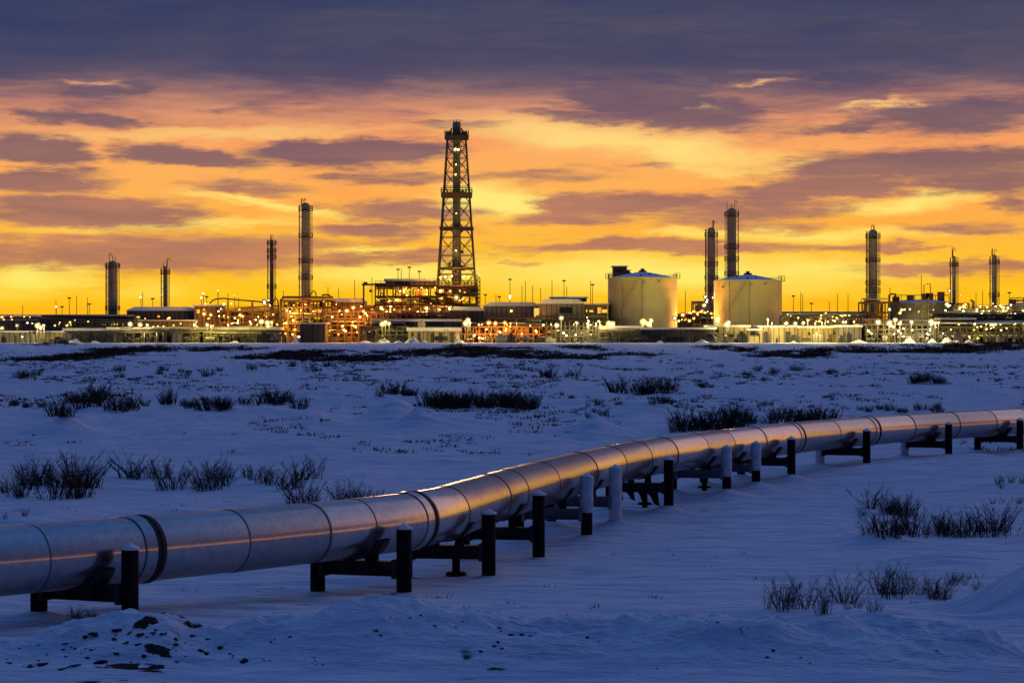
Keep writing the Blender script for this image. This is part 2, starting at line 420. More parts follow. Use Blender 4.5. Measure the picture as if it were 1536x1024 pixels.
    acc = math_('MAXIMUM', acc, math_('MULTIPLY', sidec, side))
    dens = math_('ADD', acc, math_('MULTIPLY', nn, .80))
    dens = math_('SUBTRACT', dens, math_('MULTIPLY', br, .35))
    low = smooth(dens, .06, .80)
    # high dark deck
    dk = noise(330, 60, 6, .6, 12.3, .3)
    Vd = math_('ADD', V, math_('MULTIPLY', math_('SUBTRACT', dk.outputs['Fac'], .5), 120))
    Vd = math_('ADD', Vd, math_('MULTIPLY', nn, 60))
    Vd = math_('SUBTRACT', Vd, math_('MULTIPLY', br, 60))
    sideR = smooth(az, .24, .44)
    Vd = math_('SUBTRACT', Vd, math_('MULTIPLY', sideR, 1500))
    deck = smooth(Vd, 300, 400)
    cloud = math_('MAXIMUM', math_('MULTIPLY', low, .93), deck)
    # colours
    def ramp(v, lo, hi, stops):
        m = N.new('ShaderNodeMapRange'); m.inputs['From Min'].default_value = lo; m.inputs['From Max'].default_value = hi; L.new(v, m.inputs['Value'])
        r = N.new('ShaderNodeValToRGB'); cr = r.color_ramp
        while len(cr.elements) < len(stops): cr.elements.new(.5)
        for e, (p, c) in zip(cr.elements, stops): e.position = p; e.color = c
        L.new(m.outputs[0], r.inputs['Fac']); return r.outputs[0]
    glow = ramp(V, 0, 400, [(0, lin(255, 186, 14)), (.17, lin(255, 198, 30)), (.3, lin(255, 192, 52)), (.5, lin(255, 180, 80)), (.70, lin(252, 172, 98)), (.84, lin(225, 150, 110)), (1, lin(165, 120, 118))])
    glow = mix(smooth(dk.outputs['Fac'], .44, .62, 0, .55), glow, mix(1., glow, (1., .80, .90, 1), 'MULTIPLY'))
    glow = mix(br, glow, ramp(V, 0, 400, [(0, lin(255, 226, 60)), (.25, lin(255, 236, 112)), (.6, lin(255, 232, 125)), (.85, lin(255, 200, 122)), (1, lin(245, 175, 125))]))
    cc = ramp(V, 0, 520, [(0, lin(225, 145, 70)), (.2, lin(198, 128, 92)), (.3, lin(182, 122, 100)), (.5, lin(134, 99, 101)), (.68, lin(106, 88, 104)), (.8, lin(82, 78, 101)), (.95, lin(67, 70, 98)), (1, lin(62, 67, 97))])
    # thin parts of a cloud glow, thick parts are duller and bluer
    tex = dk
    cc = mix(smooth(tex.outputs['Fac'], .42, .60, 0, .55), cc, mix(1., cc, (.62, .70, .98, 1), 'MULTIPLY'))
    tex2 = ns
    cc = mix(smooth(tex2.outputs['Fac'], .46, .66, 0, .40), cc, mix(1., cc, (1.55, 1.28, 1.05, 1), 'MULTIPLY'))
    front = mix(cloud, glow, cc)
    # left side bluer high up
    front = mix(math_('MULTIPLY', smooth(az, -.05, -.26), smooth(V, 300, 480, 0, .55)), front, lin(36, 54, 100))
    # away from the sunset azimuth the glow fades to a thin band of afterglow
    aa = math_('ABSOLUTE', math_('SUBTRACT', az, .06))
    fall = smooth(aa, .42, 1.35, 1, 0)
    belt = ramp(V, -200, 2400, [(0, lin(150, 105, 100)), (.08, hot(252, 158, 84, 2.2)), (.13, lin(200, 138, 116)), (.19, lin(92, 84, 112)), (.36, lin(36, 48, 90)), (1, lin(36, 60, 114))])
    backt = mix(smooth(aa, 1.1, 2.4), belt, ramp(V, -200, 2400, [(0, lin(50, 55, 95)), (.12, lin(62, 62, 100)), (.3, lin(44, 52, 94)), (1, lin(34, 44, 90))]))
    low_sky = mix(fall, backt, front)
    # higher than the picture shows: cloud thins to a blue dusk zenith
    upper = ramp(el, 0, 1.57, [(0, lin(64, 68, 101)), (.12, lin(96, 84, 118)), (.22, lin(84, 98, 148)), (.45, lin(54, 98, 166)), (1, lin(66, 112, 172))])
    upper_b = ramp(el, 0, 1.57, [(0, lin(34, 42, 84)), (.3, lin(34, 46, 96)), (.6, lin(36, 64, 128)), (1, lin(66, 112, 172))])
    upper = mix(smooth(aa, .8, 2.2), upper, upper_b)
    warm = ramp(el, 0, 1.2, [(0, hot(255, 186, 70, 1.7)), (.12, hot(255, 176, 104, 1.4)), (.20, hot(218, 172, 168, 1.3)), (.42, hot(150, 140, 168, 1.15)), (.7, lin(66, 100, 162)), (1, lin(66, 112, 172))])
    upper = mix(math_('MULTIPLY', sideR, smooth(aa, .75, 1.45, 1, 0)), upper, warm)
    sky = mix(math_('MAXIMUM', smooth(V, 470, 900), math_('MULTIPLY', math_('MULTIPLY', sideR, fall), smooth(V, 60, 330))), low_sky, upper)
    dbg = 0
    nis = N.new('ShaderNodeTexSky'); nis.sky_type = 'NISHITA'; nis.sun_disc = False
    nis.sun_elevation = math.radians(1.2); nis.sun_rotation = math.radians(-2)
    # a share of physical sky fills in overhead
    sky = mix(math_('MULTIPLY', smooth(V, 500, 1500), .02), sky, nis.outputs[0], 'ADD')
    L.new(sky, bg.inputs['Color']); bg.inputs['Strength'].default_value = 1.0
    w.cycles.sampling_method = 'MANUAL'; w.cycles.sample_map_resolution = 1024
build_world()
sun = bpy.data.lights.new('sun', 'SUN'); sun.energy = .22; sun.angle = math.radians(3); sun.color = (1, .55, .22)
suno = bpy.data.objects.new('sun', sun); COL.objects.link(suno)
az_, el_ = math.radians(-2), math.radians(1.6)
suno.rotation_euler = Vector((math.sin(az_) * math.cos(el_), math.cos(az_) * math.cos(el_), math.sin(el_))).to_track_quat('Z', 'Y').to_euler()
scene.view_settings.view_transform = 'Standard'; scene.view_settings.look = 'None'
scene.view_settings.exposure = 0; scene.view_settings.gamma = 1
scene.render.engine = 'CYCLES'
scene.cycles.use_denoising = True
scene.cycles.max_bounces = 5; scene.cycles.diffuse_bounces = 2; scene.cycles.glossy_bounces = 3
scene.cycles.sample_clamp_indirect = 4
scene.cycles.use_light_tree = True
scene.cycles.caustics_reflective = False; scene.cycles.caustics_refractive = False

# ------------------------------------------------------------------ pipeline
def pipe_material():
    m, t, b = nt_new('brushed_jacket'); N, L = t.nodes, t.links
    N.remove(b); out = N['Material Output']
    tc = N.new('ShaderNodeTexCoord'); oi = N.new('ShaderNodeObjectInfo')
    mp = N.new('ShaderNodeMapping'); mp.inputs['Scale'].default_value = (3, 3, 3); L.new(tc.outputs['Object'], mp.inputs['Vector'])
    n = N.new('ShaderNodeTexNoise'); n.inputs['Scale'].default_value = 2.2; n.inputs['Detail'].default_value = 7; n.inputs['Roughness'].default_value = .7
    L.new(mp.outputs[0], n.inputs['Vector'])
    r = N.new('ShaderNodeValToRGB'); r.color_ramp.elements[0].position = .25; r.color_ramp.elements[1].position = .75
    r.color_ramp.elements[0].color = (.38, .39, .41, 1); r.color_ramp.elements[1].color = (.60, .605, .62, 1)
    L.new(n.outputs['Fac'], r.inputs['Fac'])
    pr = N.new('ShaderNodeMapRange'); pr.inputs['To Min'].default_value = .78; pr.inputs['To Max'].default_value = 1.08; L.new(oi.outputs['Random'], pr.inputs['Value'])
    hs = N.new('ShaderNodeHueSaturation'); L.new(r.outputs[0], hs.inputs['Color']); L.new(pr.outputs[0], hs.inputs['Value'])
    w = N.new('ShaderNodeTexNoise'); w.inputs['Scale'].default_value = .9; w.inputs['Detail'].default_value = 3
    L.new(tc.outputs['Object'], w.inputs['Vector'])
    bp = N.new('ShaderNodeBump'); bp.inputs['Strength'].default_value = .05; bp.inputs['Distance'].default_value = .1
    L.new(w.outputs['Fac'], bp.inputs['Height'])
    g1 = N.new('ShaderNodeBsdfGlossy'); g1.inputs['Roughness'].default_value = .10
    g2 = N.new('ShaderNodeBsdfGlossy'); g2.inputs['Roughness'].default_value = .36
    rg_ = N.new('ShaderNodeMapRange'); rg_.inputs['From Min'].default_value = .3; rg_.inputs['From Max'].default_value = .7; rg_.inputs['To Min'].default_value = .06; rg_.inputs['To Max'].default_value = .19
    L.new(n.outputs['Fac'], rg_.inputs['Value']); L.new(rg_.outputs[0], g1.inputs['Roughness'])
    for g in (g1, g2):
        L.new(hs.outputs[0], g.inputs['Color']); L.new(bp.outputs[0], g.inputs['Normal'])
    mx = N.new('ShaderNodeMixShader'); mx.inputs[0].default_value = .40
    L.new(g1.outputs[0], mx.inputs[1]); L.new(g2.outputs[0], mx.inputs[2]); L.new(mx.outputs[0], out.inputs['Surface'])
    return m
M_PIPE = pipe_material()
M_BAND = mat('jacket_strap', (.17, .175, .19), .4, .8, .3)
M_CLAMP = mat('dark_clamp', (.03, .032, .036), .5, .3, .3)
M_BLACK = mat('tarred_steel', (.012, .011, .011), .8, 0, .5, 4, .3, spec=.08)
M_FROST = mat('rime_frost', (.62, .66, .72), .8, 0, .35, 3, .4, col2=(.40, .43, .50))
M_SNOWCAP = mat('cap_snow', (.82, .83, .86), .7, 0, .1, 3, .3)
M_BEAM = mat('beam_steel', (.035, .034, .036), .6, .1, .5, 3, .3, col2=(.012, .012, .013))
M_BEAMF = mat('frosted_beam', (.20, .21, .25), .75, 0, .4, 3, .4, col2=(.08, .085, .1))

SEAMS = [(-650, 0), (-420, 0), (-330, 0), (-160, 0), (-60, 0), (45, 0), (208, 2), (342, 0), (462, 1), (530, 0), (615, 2), (666, 0), (731, 1), (759, 0), (808, 0),
         (867, 1), (912, 0), (952, 0), (992, 1), (1039, 0), (1080, 0), (1128, 1), (1185, 2), (1241, 0), (1300, 2), (1355, 1),
         (1423, 1), (1478, 1), (1527, 0), (1600, 1), (1680, 0), (1780, 1), (1900, 0), (2050, 1)]
def ring_pts(s, r, n=56):
    c = curve(s); t = tangent(s); u = Vector((t.y, -t.x, 0)).normalized(); w = Vector((0, 0, 1))
    return [tuple(c + u * r * math.cos(2 * math.pi * k / n) + w * r * math.sin(2 * math.pi * k / n)) for k in range(n)]
def sweep(s0, s1, r0, r1, step=.35, cap=True):
    m = MB(); k = max(2, int((s1 - s0) / step) + 1); n = 56; vs = []; fs = []
    for i in range(k):
        f = i / (k - 1); vs += ring_pts(s0 + (s1 - s0) * f, r0 + (r1 - r0) * f, n)
    for i in range(k - 1):
        for j in range(n):
            j2 = (j + 1) % n; fs.append((i * n + j, (i + 1) * n + j, (i + 1) * n + j2, i * n + j2))
    m._add(vs, fs, True)
    if cap:
        m._add(vs[:n], [tuple(range(n))]); m._add(vs[-n:], [tuple(reversed(range(n)))])
    return m
def s_per_m(s):
    return 1 / max(1e-4, (curve(s + .3) - curve(s - .3 if s > .3 else 0)).length / (.6 if s > .3 else s + .3))
pipe = thing('pipeline', 'long silver insulated pipeline bending across the snowy foreground', 'pipeline', tuple(curve(at_px(600)) - Vector((0, 0, AXIS + .5))))
sl = [(0.01, 0)] + [(at_px(p), k) for p, k in SEAMS] + [(len(CURVE) - 1.02, 0)]
rr = random.Random(5)
for i in range(len(sl) - 1):
    a, b = sl[i][0], sl[i + 1][0]
    if b - a < .05: continue
    d = rr.uniform(-.003, .003)
    sweep(a, b, PR + d + .004, PR + d - .004).build('jacket_section', M_PIPE, pipe)
for s, k in sl[1:-1]:
    q = s_per_m(s)
    w = {0: .011, 1: .026, 2: .04}[k] * q
    sweep(s - w, s + w, PR + .007 + .005 * k, PR + .007 + .005 * k, .2).build('seam_strap', M_BAND if k < 2 else M_CLAMP, pipe)
    if k == 2:
        sweep(s + .04 * q, s + .13 * q, PR + .035, PR + .035, .1).build('expansion_ring', M_CLAMP, pipe)
        sweep(s - .34 * q, s - .08 * q, PR + .02, PR + .03, .1).build('joint_collar', M_PIPE, pipe)

# ------------------------------------------------------------------ supports
NEAR = ['lowest and leftmost, beside the black joint ring', 'second from the left, under the bend where the pipe turns away', 'third from the left, short-footed, just right of the bend',
        'fourth from the left, all black', 'fifth from the left, post frosted on its upper half', 'pale post rimed white from top to foot, under the middle of the pipe',
        'black post with ragged debris hanging under its beam', 'post pale above and black at its foot, left of a pair', 'post pale above and black at its foot, right of a pair',
        'black post directly under the clamp ring right of the middle', 'black right post and snow-white left post, nearer to the middle', 'black right post and snow-white left post, farther right',
        'rightmost in the picture, both posts black', 'beyond the left edge', 'beyond the right edge']
for i, (c, u, half, R, Lp, zf, zt, fr, frl, beta) in enumerate(SUPPORTS):
    t = thing('pipe_support', 'pipe support, ' + NEAR[i], 'pipe support', (c.x, c.y, zf), 'twin-post supports carrying the pipeline')
    rad = .155
    zl = min(zt - .62, .40)
    for P, ztop, frost in ((R, zt - .07, fr), (Lp, zl, frl)):
        z0 = zf - .5
        if P is Lp and i in (6,): pass
        po = MB().lathe(P.x, P.y, [(rad, z0), (rad, ztop)], 20).build('post', M_BLACK, t)
        if frost:
            zb = zf - .1 if frost == 1 else ztop - (ztop - zf) * frost
            rg = random.Random(i); prof = []
            for q in range(9):
                f = q / 8; prof.append((rad + (.004 if q == 0 else .028 + rg.uniform(-.008, .01)), zb + (ztop - zb) * f))
            MB().lathe(P.x, P.y, prof, 20).build('frost_coat', M_FROST, po)
        if P is R:
            MB().lathe(P.x, P.y, [(rad + .025, ztop), (rad + .03, ztop + .03), (rad * .6, ztop + .075), (rad * .25, ztop + .11), (.02, ztop + .13)], 16).build('snow_cap', M_SNOWCAP, po)
    bt = .2; bb = -.10
    dz = (zf + .45) * .55; bt += dz; bb += dz
    bm = MB()
    P0, P1 = Lp + u * rad * .8, R - u * rad * .8
    nrm = Vector((-u.y, u.x, 0))
    def slab(w, z0, z1, a=0., b=0.):
        A, B = P0 + u * a, P1 - u * b
        q = [A - nrm * w, B - nrm * w, B + nrm * w, A + nrm * w]
        vs = [(p.x, p.y, z0) for p in q] + [(p.x, p.y, z1) for p in q]
        bm._add(vs, [(0, 3, 2, 1), (4, 5, 6, 7), (0, 1, 5, 4), (1, 2, 6, 5), (2, 3, 7, 6), (3, 0, 4, 7)])
    slab(.15, bt - .03, bt); slab(.15, bb, bb + .03); slab(.02, bb + .03, bt - .03)
    for k in (.3, .62):
        slab(.13, bb + .03, bt - .03, (P1 - P0).length * k, (P1 - P0).length * (1 - k) - .03)
    slab(.19, bb - .04, bt + .04, -.02, (P1 - P0).length - .08); slab(.19, bb - .04, bt + .04, (P1 - P0).length - .08, -.02)
    bmo = bm.build('crossbeam', M_BEAMF if i in (4, 5, 7, 8) else M_BEAM, t)
    # shoe: two stubby legs and a half-round saddle under the pipe
    tv = Vector((math.sin(beta), math.cos(beta), 0)); pv = Vector((math.cos(beta), -math.sin(beta), 0))
    for k in (-.28, .28):
        sh = MB()
        for e in (-.12, .12):
            p = c + pv * k + tv * e
            sh.box(p.x - .07, p.x + .07, p.y - .07, p.y + .07, bt + .002, AXIS - math.sqrt(PR ** 2 - .30 ** 2) + .02)
        p = c + pv * k; sh.box(p.x - .1, p.x + .1, p.y - .2, p.y + .2, bt + .002, bt + .05)
        sh.build('pipe_shoe', M_BLACK, t)
    sd = MB(); vs = []; fs = []; n = 18
    for e in (-.22, .22):
        for rr_ in (PR + .006, PR + .04):
            for k in range(n + 1):
                a = math.pi * (1.12 + .76 * k / n); p = c + tv * e + pv * rr_ * math.cos(a); vs.append((p.x, p.y, AXIS + rr_ * math.sin(a)))
    m1 = n + 1
    for k in range(n):
        fs += [(k, k + 1, 2 * m1 + k + 1, 2 * m1 + k), (m1 + k + 1, m1 + k, 3 * m1 + k, 3 * m1 + k + 1), (k + 1, k, m1 + k, m1 + k + 1), (2 * m1 + k, 2 * m1 + k + 1, 3 * m1 + k + 1, 3 * m1 + k)]
    sd._add(vs, fs, True); sd.build('saddle', M_CLAMP, t)
    if i == 6:
        rg = random.Random(4); db = MB()
        for k in (.08, .3, .52, .74):
            A = P0.lerp(P1, k); w = rg.uniform(.10, .2); h = rg.uniform(.25, .5)
            db.prism([(A.x - w, bb + .02), (A.x + w, bb + .02), (A.x + w * 1.3, bb - h), (A.x + w * .4, bb - h * .8), (A.x - w * .2, bb - h * .3)], A.y - .12, A.y + .06)
        db.build('hanging_debris', M_BLACK, t)
    if i in (2, 6, 7):
        ft = MB(); A = P0.lerp(P1, .62); ft.lathe(A.x, A.y + .4, [(.09, bb), (.09, zf - .1)], 10); ft.lathe(A.x, A.y + .4, [(.25, zf), (.2, zf + .07)], 12)
        ft.build('anchor_foot', M_BLACK, t)

# ------------------------------------------------------------------ materials of the plant
M_STEEL = mat('galvanised_steel', (.10, .09, .075), .55, .4, .35, 2)
M_DARK = mat('dark_steel', (.045, .04, .038), .6, .2, .4, 2)
M_RUST = mat('painted_red_steel', (.12, .055, .028), .6, .1, .4, 2)
M_STACK = mat('stack_paint', (.24, .22, .14), .5, .1, .3, .6, stretch=(1, 1, .25))
M_SHELL = mat('column_cladding', (.32, .26, .17), .5, .25, .3, .6, stretch=(1, 1, .25))
M_SHELLD = mat('dark_column_cladding', (.12, .105, .10), .55, .25, .35, .6, stretch=(1, 1, .25))
M_TANK = mat('cream_tank_paint', (.46, .41, .20), .5, 0, .18, .25, stretch=(1, 1, .15))
M_TANKR = mat('weld_seam', (.32, .27, .17), .6, 0, .2, .5)
M_SNOW = mat('roof_snow', (.80, .81, .84), .7, 0, .12, .8, .3)
M_WALLG = mat('grey_panel_wall', (.22, .20, .17), .6, 0, .25, .5, stretch=(3, 3, .2), panel=1)
M_WALLC = mat('cream_panel_wall', (.40, .33, .17), .6, 0, .2, .5, stretch=(3, 3, .2), panel=1)
M_WALLD = mat('dark_panel_wall', (.07, .065, .062), .65, 0, .35, .5, stretch=(3, 3, .2), panel=1)
M_WALLY = mat('yellow_panel_wall', (.27, .20, .055), .6, 0, .25, .5, stretch=(3, 3, .2), panel=1)
M_WALLB = mat('brown_module_wall', (.30, .17, .08), .6, 0, .4, .5, stretch=(2, 2, .3), panel=1)
M_PIPEG = mat('process_pipe', (.30, .29, .26), .45, .5, .3, 1)
M_VES = mat('vessel_shell', (.33, .31, .27), .5, .3, .3, .8)
M_GLASS = mat('dark_window', (.02, .022, .03), .2, 0, .2, 1)
M_LIT = mat('lit_window', (.8, .6, .2), .6, 0, .3, 1.2, emit=(1, .62, .10), estr=.9)
M_LITO = mat('lit_orange_window', (.8, .4, .1), .6, 0, .3, 1.2, emit=(1, .40, .03), estr=.9)
M_DOOR = mat('door_paint', (.05, .05, .055), .6, 0, .2, 1)
M_TYRE = mat('tyre_rubber', (.02, .02, .02), .85, 0, .3, 3)
M_TRUCK = mat('dark_truck_paint', (.05, .055, .07), .4, .2, .2, 1)
M_TRUCKR = mat('brown_truck_paint', (.10, .07, .05), .5, .1, .3, 1)
def lamp_mat(n, c, s):
    m, t, b = nt_new(n); b.inputs['Base Color'].default_value = (.9, .9, .9, 1)
    b.inputs['Emission Color'].default_value = (*c, 1); b.inputs['Emission Strength'].default_value = s; return m
LC = {'w': ((1, .74, .26), (1, .76, .25)), 'o': ((1, .46, .07), (1, .38, .045)), 'y': ((1, .68, .12), (1, .74, .13)), 'c': ((1, .88, .58), (1, .86, .50))}
M_LAMP = {k: lamp_mat('lamp_glass_' + {'w': 'warm', 'o': 'sodium', 'y': 'yellow', 'c': 'white'}[k], v[0], {'w': 3.6, 'o': 3.2, 'y': 3., 'c': 3.}[k]) for k, v in LC.items()}

# ------------------------------------------------------------------ towers
def tower(name, label, px, hw, pyt, pyb, D, plats=(.02, .3, .6), material=None, dome='dome', ladder=1, seed=0, side_pipe=True, base=True, antenna=0, tag_parts=None):
    r = hw * D / F; x = wx(px, D); zt = wz(pyt, D); zb = wz(pyb, D) if not base else PAD - .1
    m = material or M_SHELL; rg = random.Random(seed)
    t = thing(name, label, 'tower', (x, D, PAD), 'process columns and stacks of the plant')
    H = zt - zb
    rt = r * .97
    if dome == 'dome': prof = [(r * 1.12, zb), (r * 1.12, zb + H * .12), (r, zb + H * .15), (rt, zt - r * .9), (rt * .92, zt - r * .5), (rt * .68, zt - r * .2), (rt * .35, zt - .05 * r), (.05, zt)]
    else: prof = [(r * 1.2, zb), (r * 1.15, zb + H * .18), (r, zb + H * .22), (rt, zt - H * .28), (rt, zt - r), (rt * .8, zt - r * .4), (rt * .8, zt)]
    MB().lathe(x, D, prof, 24).build('shell', m, t)
    bands = MB()
    for k in range(1, 4):
        z = zb + H * k / 4.1; bands.lathe(x, D, [(r * 1.03 if k > 1 else r * 1.15, z), (r * 1.03 if k > 1 else r * 1.15, z + .12)], 20)
    bands.build('stiffener_band', M_DARK, t)
    for f in plats:
        z = zt - r * .9 - H * f; R = r + .8
        p = MB().lathe(x, D, [(r * 1.0, z - .12), (R, z - .12), (R, z), (r * 1.0, z)], 20, cap=False).build('platform', M_DARK, t)
        rl = MB(); n = 14
        for k in range(n):
            a = 2 * math.pi * k / n; b = 2 * math.pi * (k + 1) / n
            A = (x + R * math.cos(a), D + R * math.sin(a)); B = (x + R * math.cos(b), D + R * math.sin(b))
            rl.bar((*A, z), (*A, z + 1.2), .10)
            for h in (.6, 1.2): rl.bar((*A, z + h), (*B, z + h), .09)
        rl.build('railing', M_DARK, p)
    for sgn in ((-1, 1) if ladder == 2 else (ladder,)):
        la = MB(); xl = x + sgn * (r + .42); zl0 = zb + 1; zl1 = zt - r * .6
        la.bar((xl - .2, D - .3, zl0), (xl - .2, D - .3, zl1), .14); la.bar((xl + .2, D - .3, zl0), (xl + .2, D - .3, zl1), .14)
        k = zl0
        while k < zl1:
            la.bar((xl - .2, D - .3, k), (xl + .2, D - .3, k), .09)
            if int(k * 2) % 3 == 0: la.bar((xl, D - .3, k), (x + sgn * r * .9, D, k), .12)
            k += .8
        la.build('ladder', M_RUST, t)
    if side_pipe:
        sp = MB(); xs = x - (ladder if ladder != 2 else 1) * (r + .55)
        sp.tube([(x, D - r * .5, zt - r * .2), (xs, D - .2, zt - r * .2 - .4), (xs, D - .2, zb + H * .08), (xs + .5, D - 1, zb + H * .05)], .17, 8)
        k = zb + H * .2
        while k < zt - r: sp.bar((xs, D - .2, k), (x, D, k), .14); k += H * .1
        sp.build('overhead_pipe', M_PIPEG, t)
    dv = MB()
    for q in range(3):
        xx = x + rg.uniform(-r, r); h = rg.uniform(.8, 2.2)
        dv.bar((xx, D, zt - r * .6), (xx, D, zt + h), .16)
        if q == 0: dv.tube([(xx, D, zt + h), (xx + .4, D, zt + h + .3), (xx + .9, D, zt + h * .7)], .1, 5)
    if antenna: dv.bar((x - r, D, zt - r), (x - r, D, zt + antenna * D / F), .14)
    dv.build('vent_pipes', M_DARK, t)
    return t
tower('process_column', 'stout pale column with domed cap and twin ladders, standing alone at far left', 169, 7.0, 391, 513, 716, (.03, .55), ladder=2, seed=1, material=M_SHELL)
tower('exhaust_stack', 'slim short stack rising from the long dark shed, right of the stout column', 248, 3.2, 399, 513, 722, (.08, .7), ladder=1, seed=2)
tower('exhaust_stack', 'thin stack with a dark collar, just left of the tall banded column', 407.5, 2.9, 361, 513, 712, (.02, .1, .16, .45), dome='flue', ladder=1, seed=3, material=M_SHELLD)
tower('process_column', 'tall banded column with several platforms, between the thin stack and the derrick', 458.5, 6.6, 304, 513, 705, (.03, .22, .40, .52, .8), ladder=1, seed=4, material=M_SHELL, antenna=6)
tower('process_column', 'shorter of the two columns beside the right-hand storage tank', 1067, 6.0, 341, 513, 722, (.05, .30, .42, .52, .62), ladder=2, seed=5, material=M_SHELL)
tower('process_column', 'taller of the two columns, rising behind the right-hand storage tank', 1097.5, 7.0, 312, 513, 730, (.03, .27, .36, .47), ladder=-1, seed=6, material=M_SHELL, antenna=10)
tower('process_column', 'tall pale round-topped column with twin ladders, right of both storage tanks', 1309.5, 7.0, 344, 513, 712, (.04, .25, .45, .52), ladder=2, seed=7, material=M_SHELL)
tower('exhaust_stack', 'thin stack with a spike on top behind the low wide tank', 1431, 2.8, 384, 513, 715, (.1, .6), ladder=1, seed=8, antenna=14)
tower('exhaust_stack', 'thin stack farthest right with a laddered side', 1491.5, 3.8, 382, 513, 716, (.08, .45), ladder=1, seed=9)

# ------------------------------------------------------------------ drilling derrick
def derrick():
    D = 700; x = wx(685, D); s = D / F
    t = thing('drilling_derrick', 'tall tapering lattice derrick with a lit central stack, highest thing in the plant', 'derrick', (x, D, PAD))
    zb = wz(470, D); zt = wz(206, D)
    def half(z): f = (z - zb) / (zt - zb); return (31 * (1 - f) + 13.5 * f) * s
    MB().lathe(x, D, [(7.6 * s, PAD), (7.2 * s, wz(420, D)), (5.9 * s, wz(330, D)), (5.3 * s, wz(205, D)), (6.2 * s, wz(204, D)), (6.2 * s, wz(186, D)), (5.4 * s, wz(183, D))], 20).build('central_stack', M_STACK, t)
    for sx in (-1, 1):
        for sy in (-1, 1):
            MB().bar((x + sx * half(zb - 8), D + sy * half(zb - 8), PAD), (x + sx * half(zt), D + sy * half(zt), zt), .5).build('leg', M_DARK, t)
    br = MB(); gi = MB(); n = 11
    zs = [zb + (zt - zb) * (1 - (1 - k / n) ** 1.25) for k in range(n + 1)]
    for a, b in zip(zs[:-1], zs[1:]):
        for q in range(4):
            def P(z, u):
                h = half(z); w = u * h
                return [(x + w, D - h, z), (x + h, D + w, z), (x - w, D + h, z), (x - h, D - w, z)][q]
            gi.bar(P(b, -1), P(b, 1), .2)
            mid = (a + b) / 2
            for u0 in (-1, 0):
                br.bar(P(a, u0), P(b, u0 + 1), .13); br.bar(P(b, u0), P(a, u0 + 1), .13)
                arc = [P(a + (b - a) * f, u0 + .5 + .42 * math.cos(math.pi * (.5 - abs(f - .5)))) for f in (0, .25, .5, .75, 1)]
                br.tube(arc, .09, 4)
            gi.bar(P(mid, -1), P(mid, 1), .11)
            br.bar(P(a, 0), P(b, 0), .12)
    br.build('lattice_bracing', M_DARK, t); gi.build('girts', M_DARK, t)
    def deck(py0, py1, extra, mt, rail=True):
        z0, z1 = wz(py1, D), wz(py0, D); h = half(z0) + extra * s
        d = MB()
        d.box(x - h, x + h, D - h, D - h + 1.0, z0, z1); d.box(x - h, x + h, D + h - 1.0, D + h, z0, z1)
        d.box(x - h, x - h + 1.0, D - h + 1, D + h - 1, z0, z1); d.box(x + h - 1.0, x + h, D - h + 1, D + h - 1, z0, z1)
        d.box(x - h + 1, x + h - 1, D - h + 1, D + h - 1, z0 + .1, z0 + .3)
        o = d.build('platform', mt, t)
        if rail:
            r = MB(); k = -h
            while k <= h + .01:
                for yy in (-h, h): r.bar((x + k, D + yy, z1), (x + k, D + yy, z1 + 1.3), .14)
                k += h / 5
            for yy in (-h, h):
                for zz in (.65, 1.3): r.bar((x - h, D + yy, z1 + zz), (x + h, D + yy, z1 + zz), .14)
            for xx in (-h, h):
                for zz in (.65, 1.3): r.bar((x + xx, D - h, z1 + zz), (x + xx, D + h, z1 + zz), .14)
            r.build('railing', M_DARK, o)
        return o
    deck(204, 209, 4, M_DARK); deck(290, 296, 3.5, M_RUST); deck(341, 345, 2.5, M_DARK, False); deck(401, 404, 1, M_DARK, False); deck(428, 438, -1, M_RUST)
    for dx, dz, sz in ((-9, 402, 7), (9, 402, 8), (-10, 396, 4), (8, 347, 3), (-7, 344, 3), (-12, 292, 4), (9, 288, 4), (8, 378, 5)):
        z = wz(dz, D); xx = x + dx * s; m = MB().box(xx - sz * s * .5, xx + sz * s * .5, D - 3 + dx * .06, D - 1.5 + dx * .06, z - sz * s * .5, z + sz * s * .4); m.build('hoist_machinery', M_DARK, t)
    st = MB(); xs = x + 33 * s
    for k in range(9):
        z = wz(470 - k * 6, D); st.bar((xs - 2 * s, D - 5, z), (xs + 2 * s, D - 5, z + 1.1), .2); st.bar((xs - 2 * s, D - 5, z + 1.1), (xs + 2 * s, D - 5, z + 1.1), .2)
    st.bar((xs - 2.3 * s, D - 5, PAD), (xs - 2.3 * s, D - 5, wz(412, D)), .25); st.bar((xs + 2.3 * s, D - 5, PAD), (xs + 2.3 * s, D - 5, wz(418, D)), .25)
    st.build('stair_tower', M_RUST, t)
    cr = MB()
    for dx in (-4, 0, 5): cr.bar((x + dx * s, D, wz(184, D)), (x + dx * s, D, wz(179, D)), .18)
    for dx in (-12, 12): cr.bar((x + dx * s, D - 3, wz(206, D)), (x + dx * s * .6, D - 1, wz(193, D)), .3); cr.box(x + dx * s - .8, x + dx * s + .8, D - 2, D, wz(204, D), wz(198, D))
    cr.build('crown_block', M_DARK, t)
derrick()

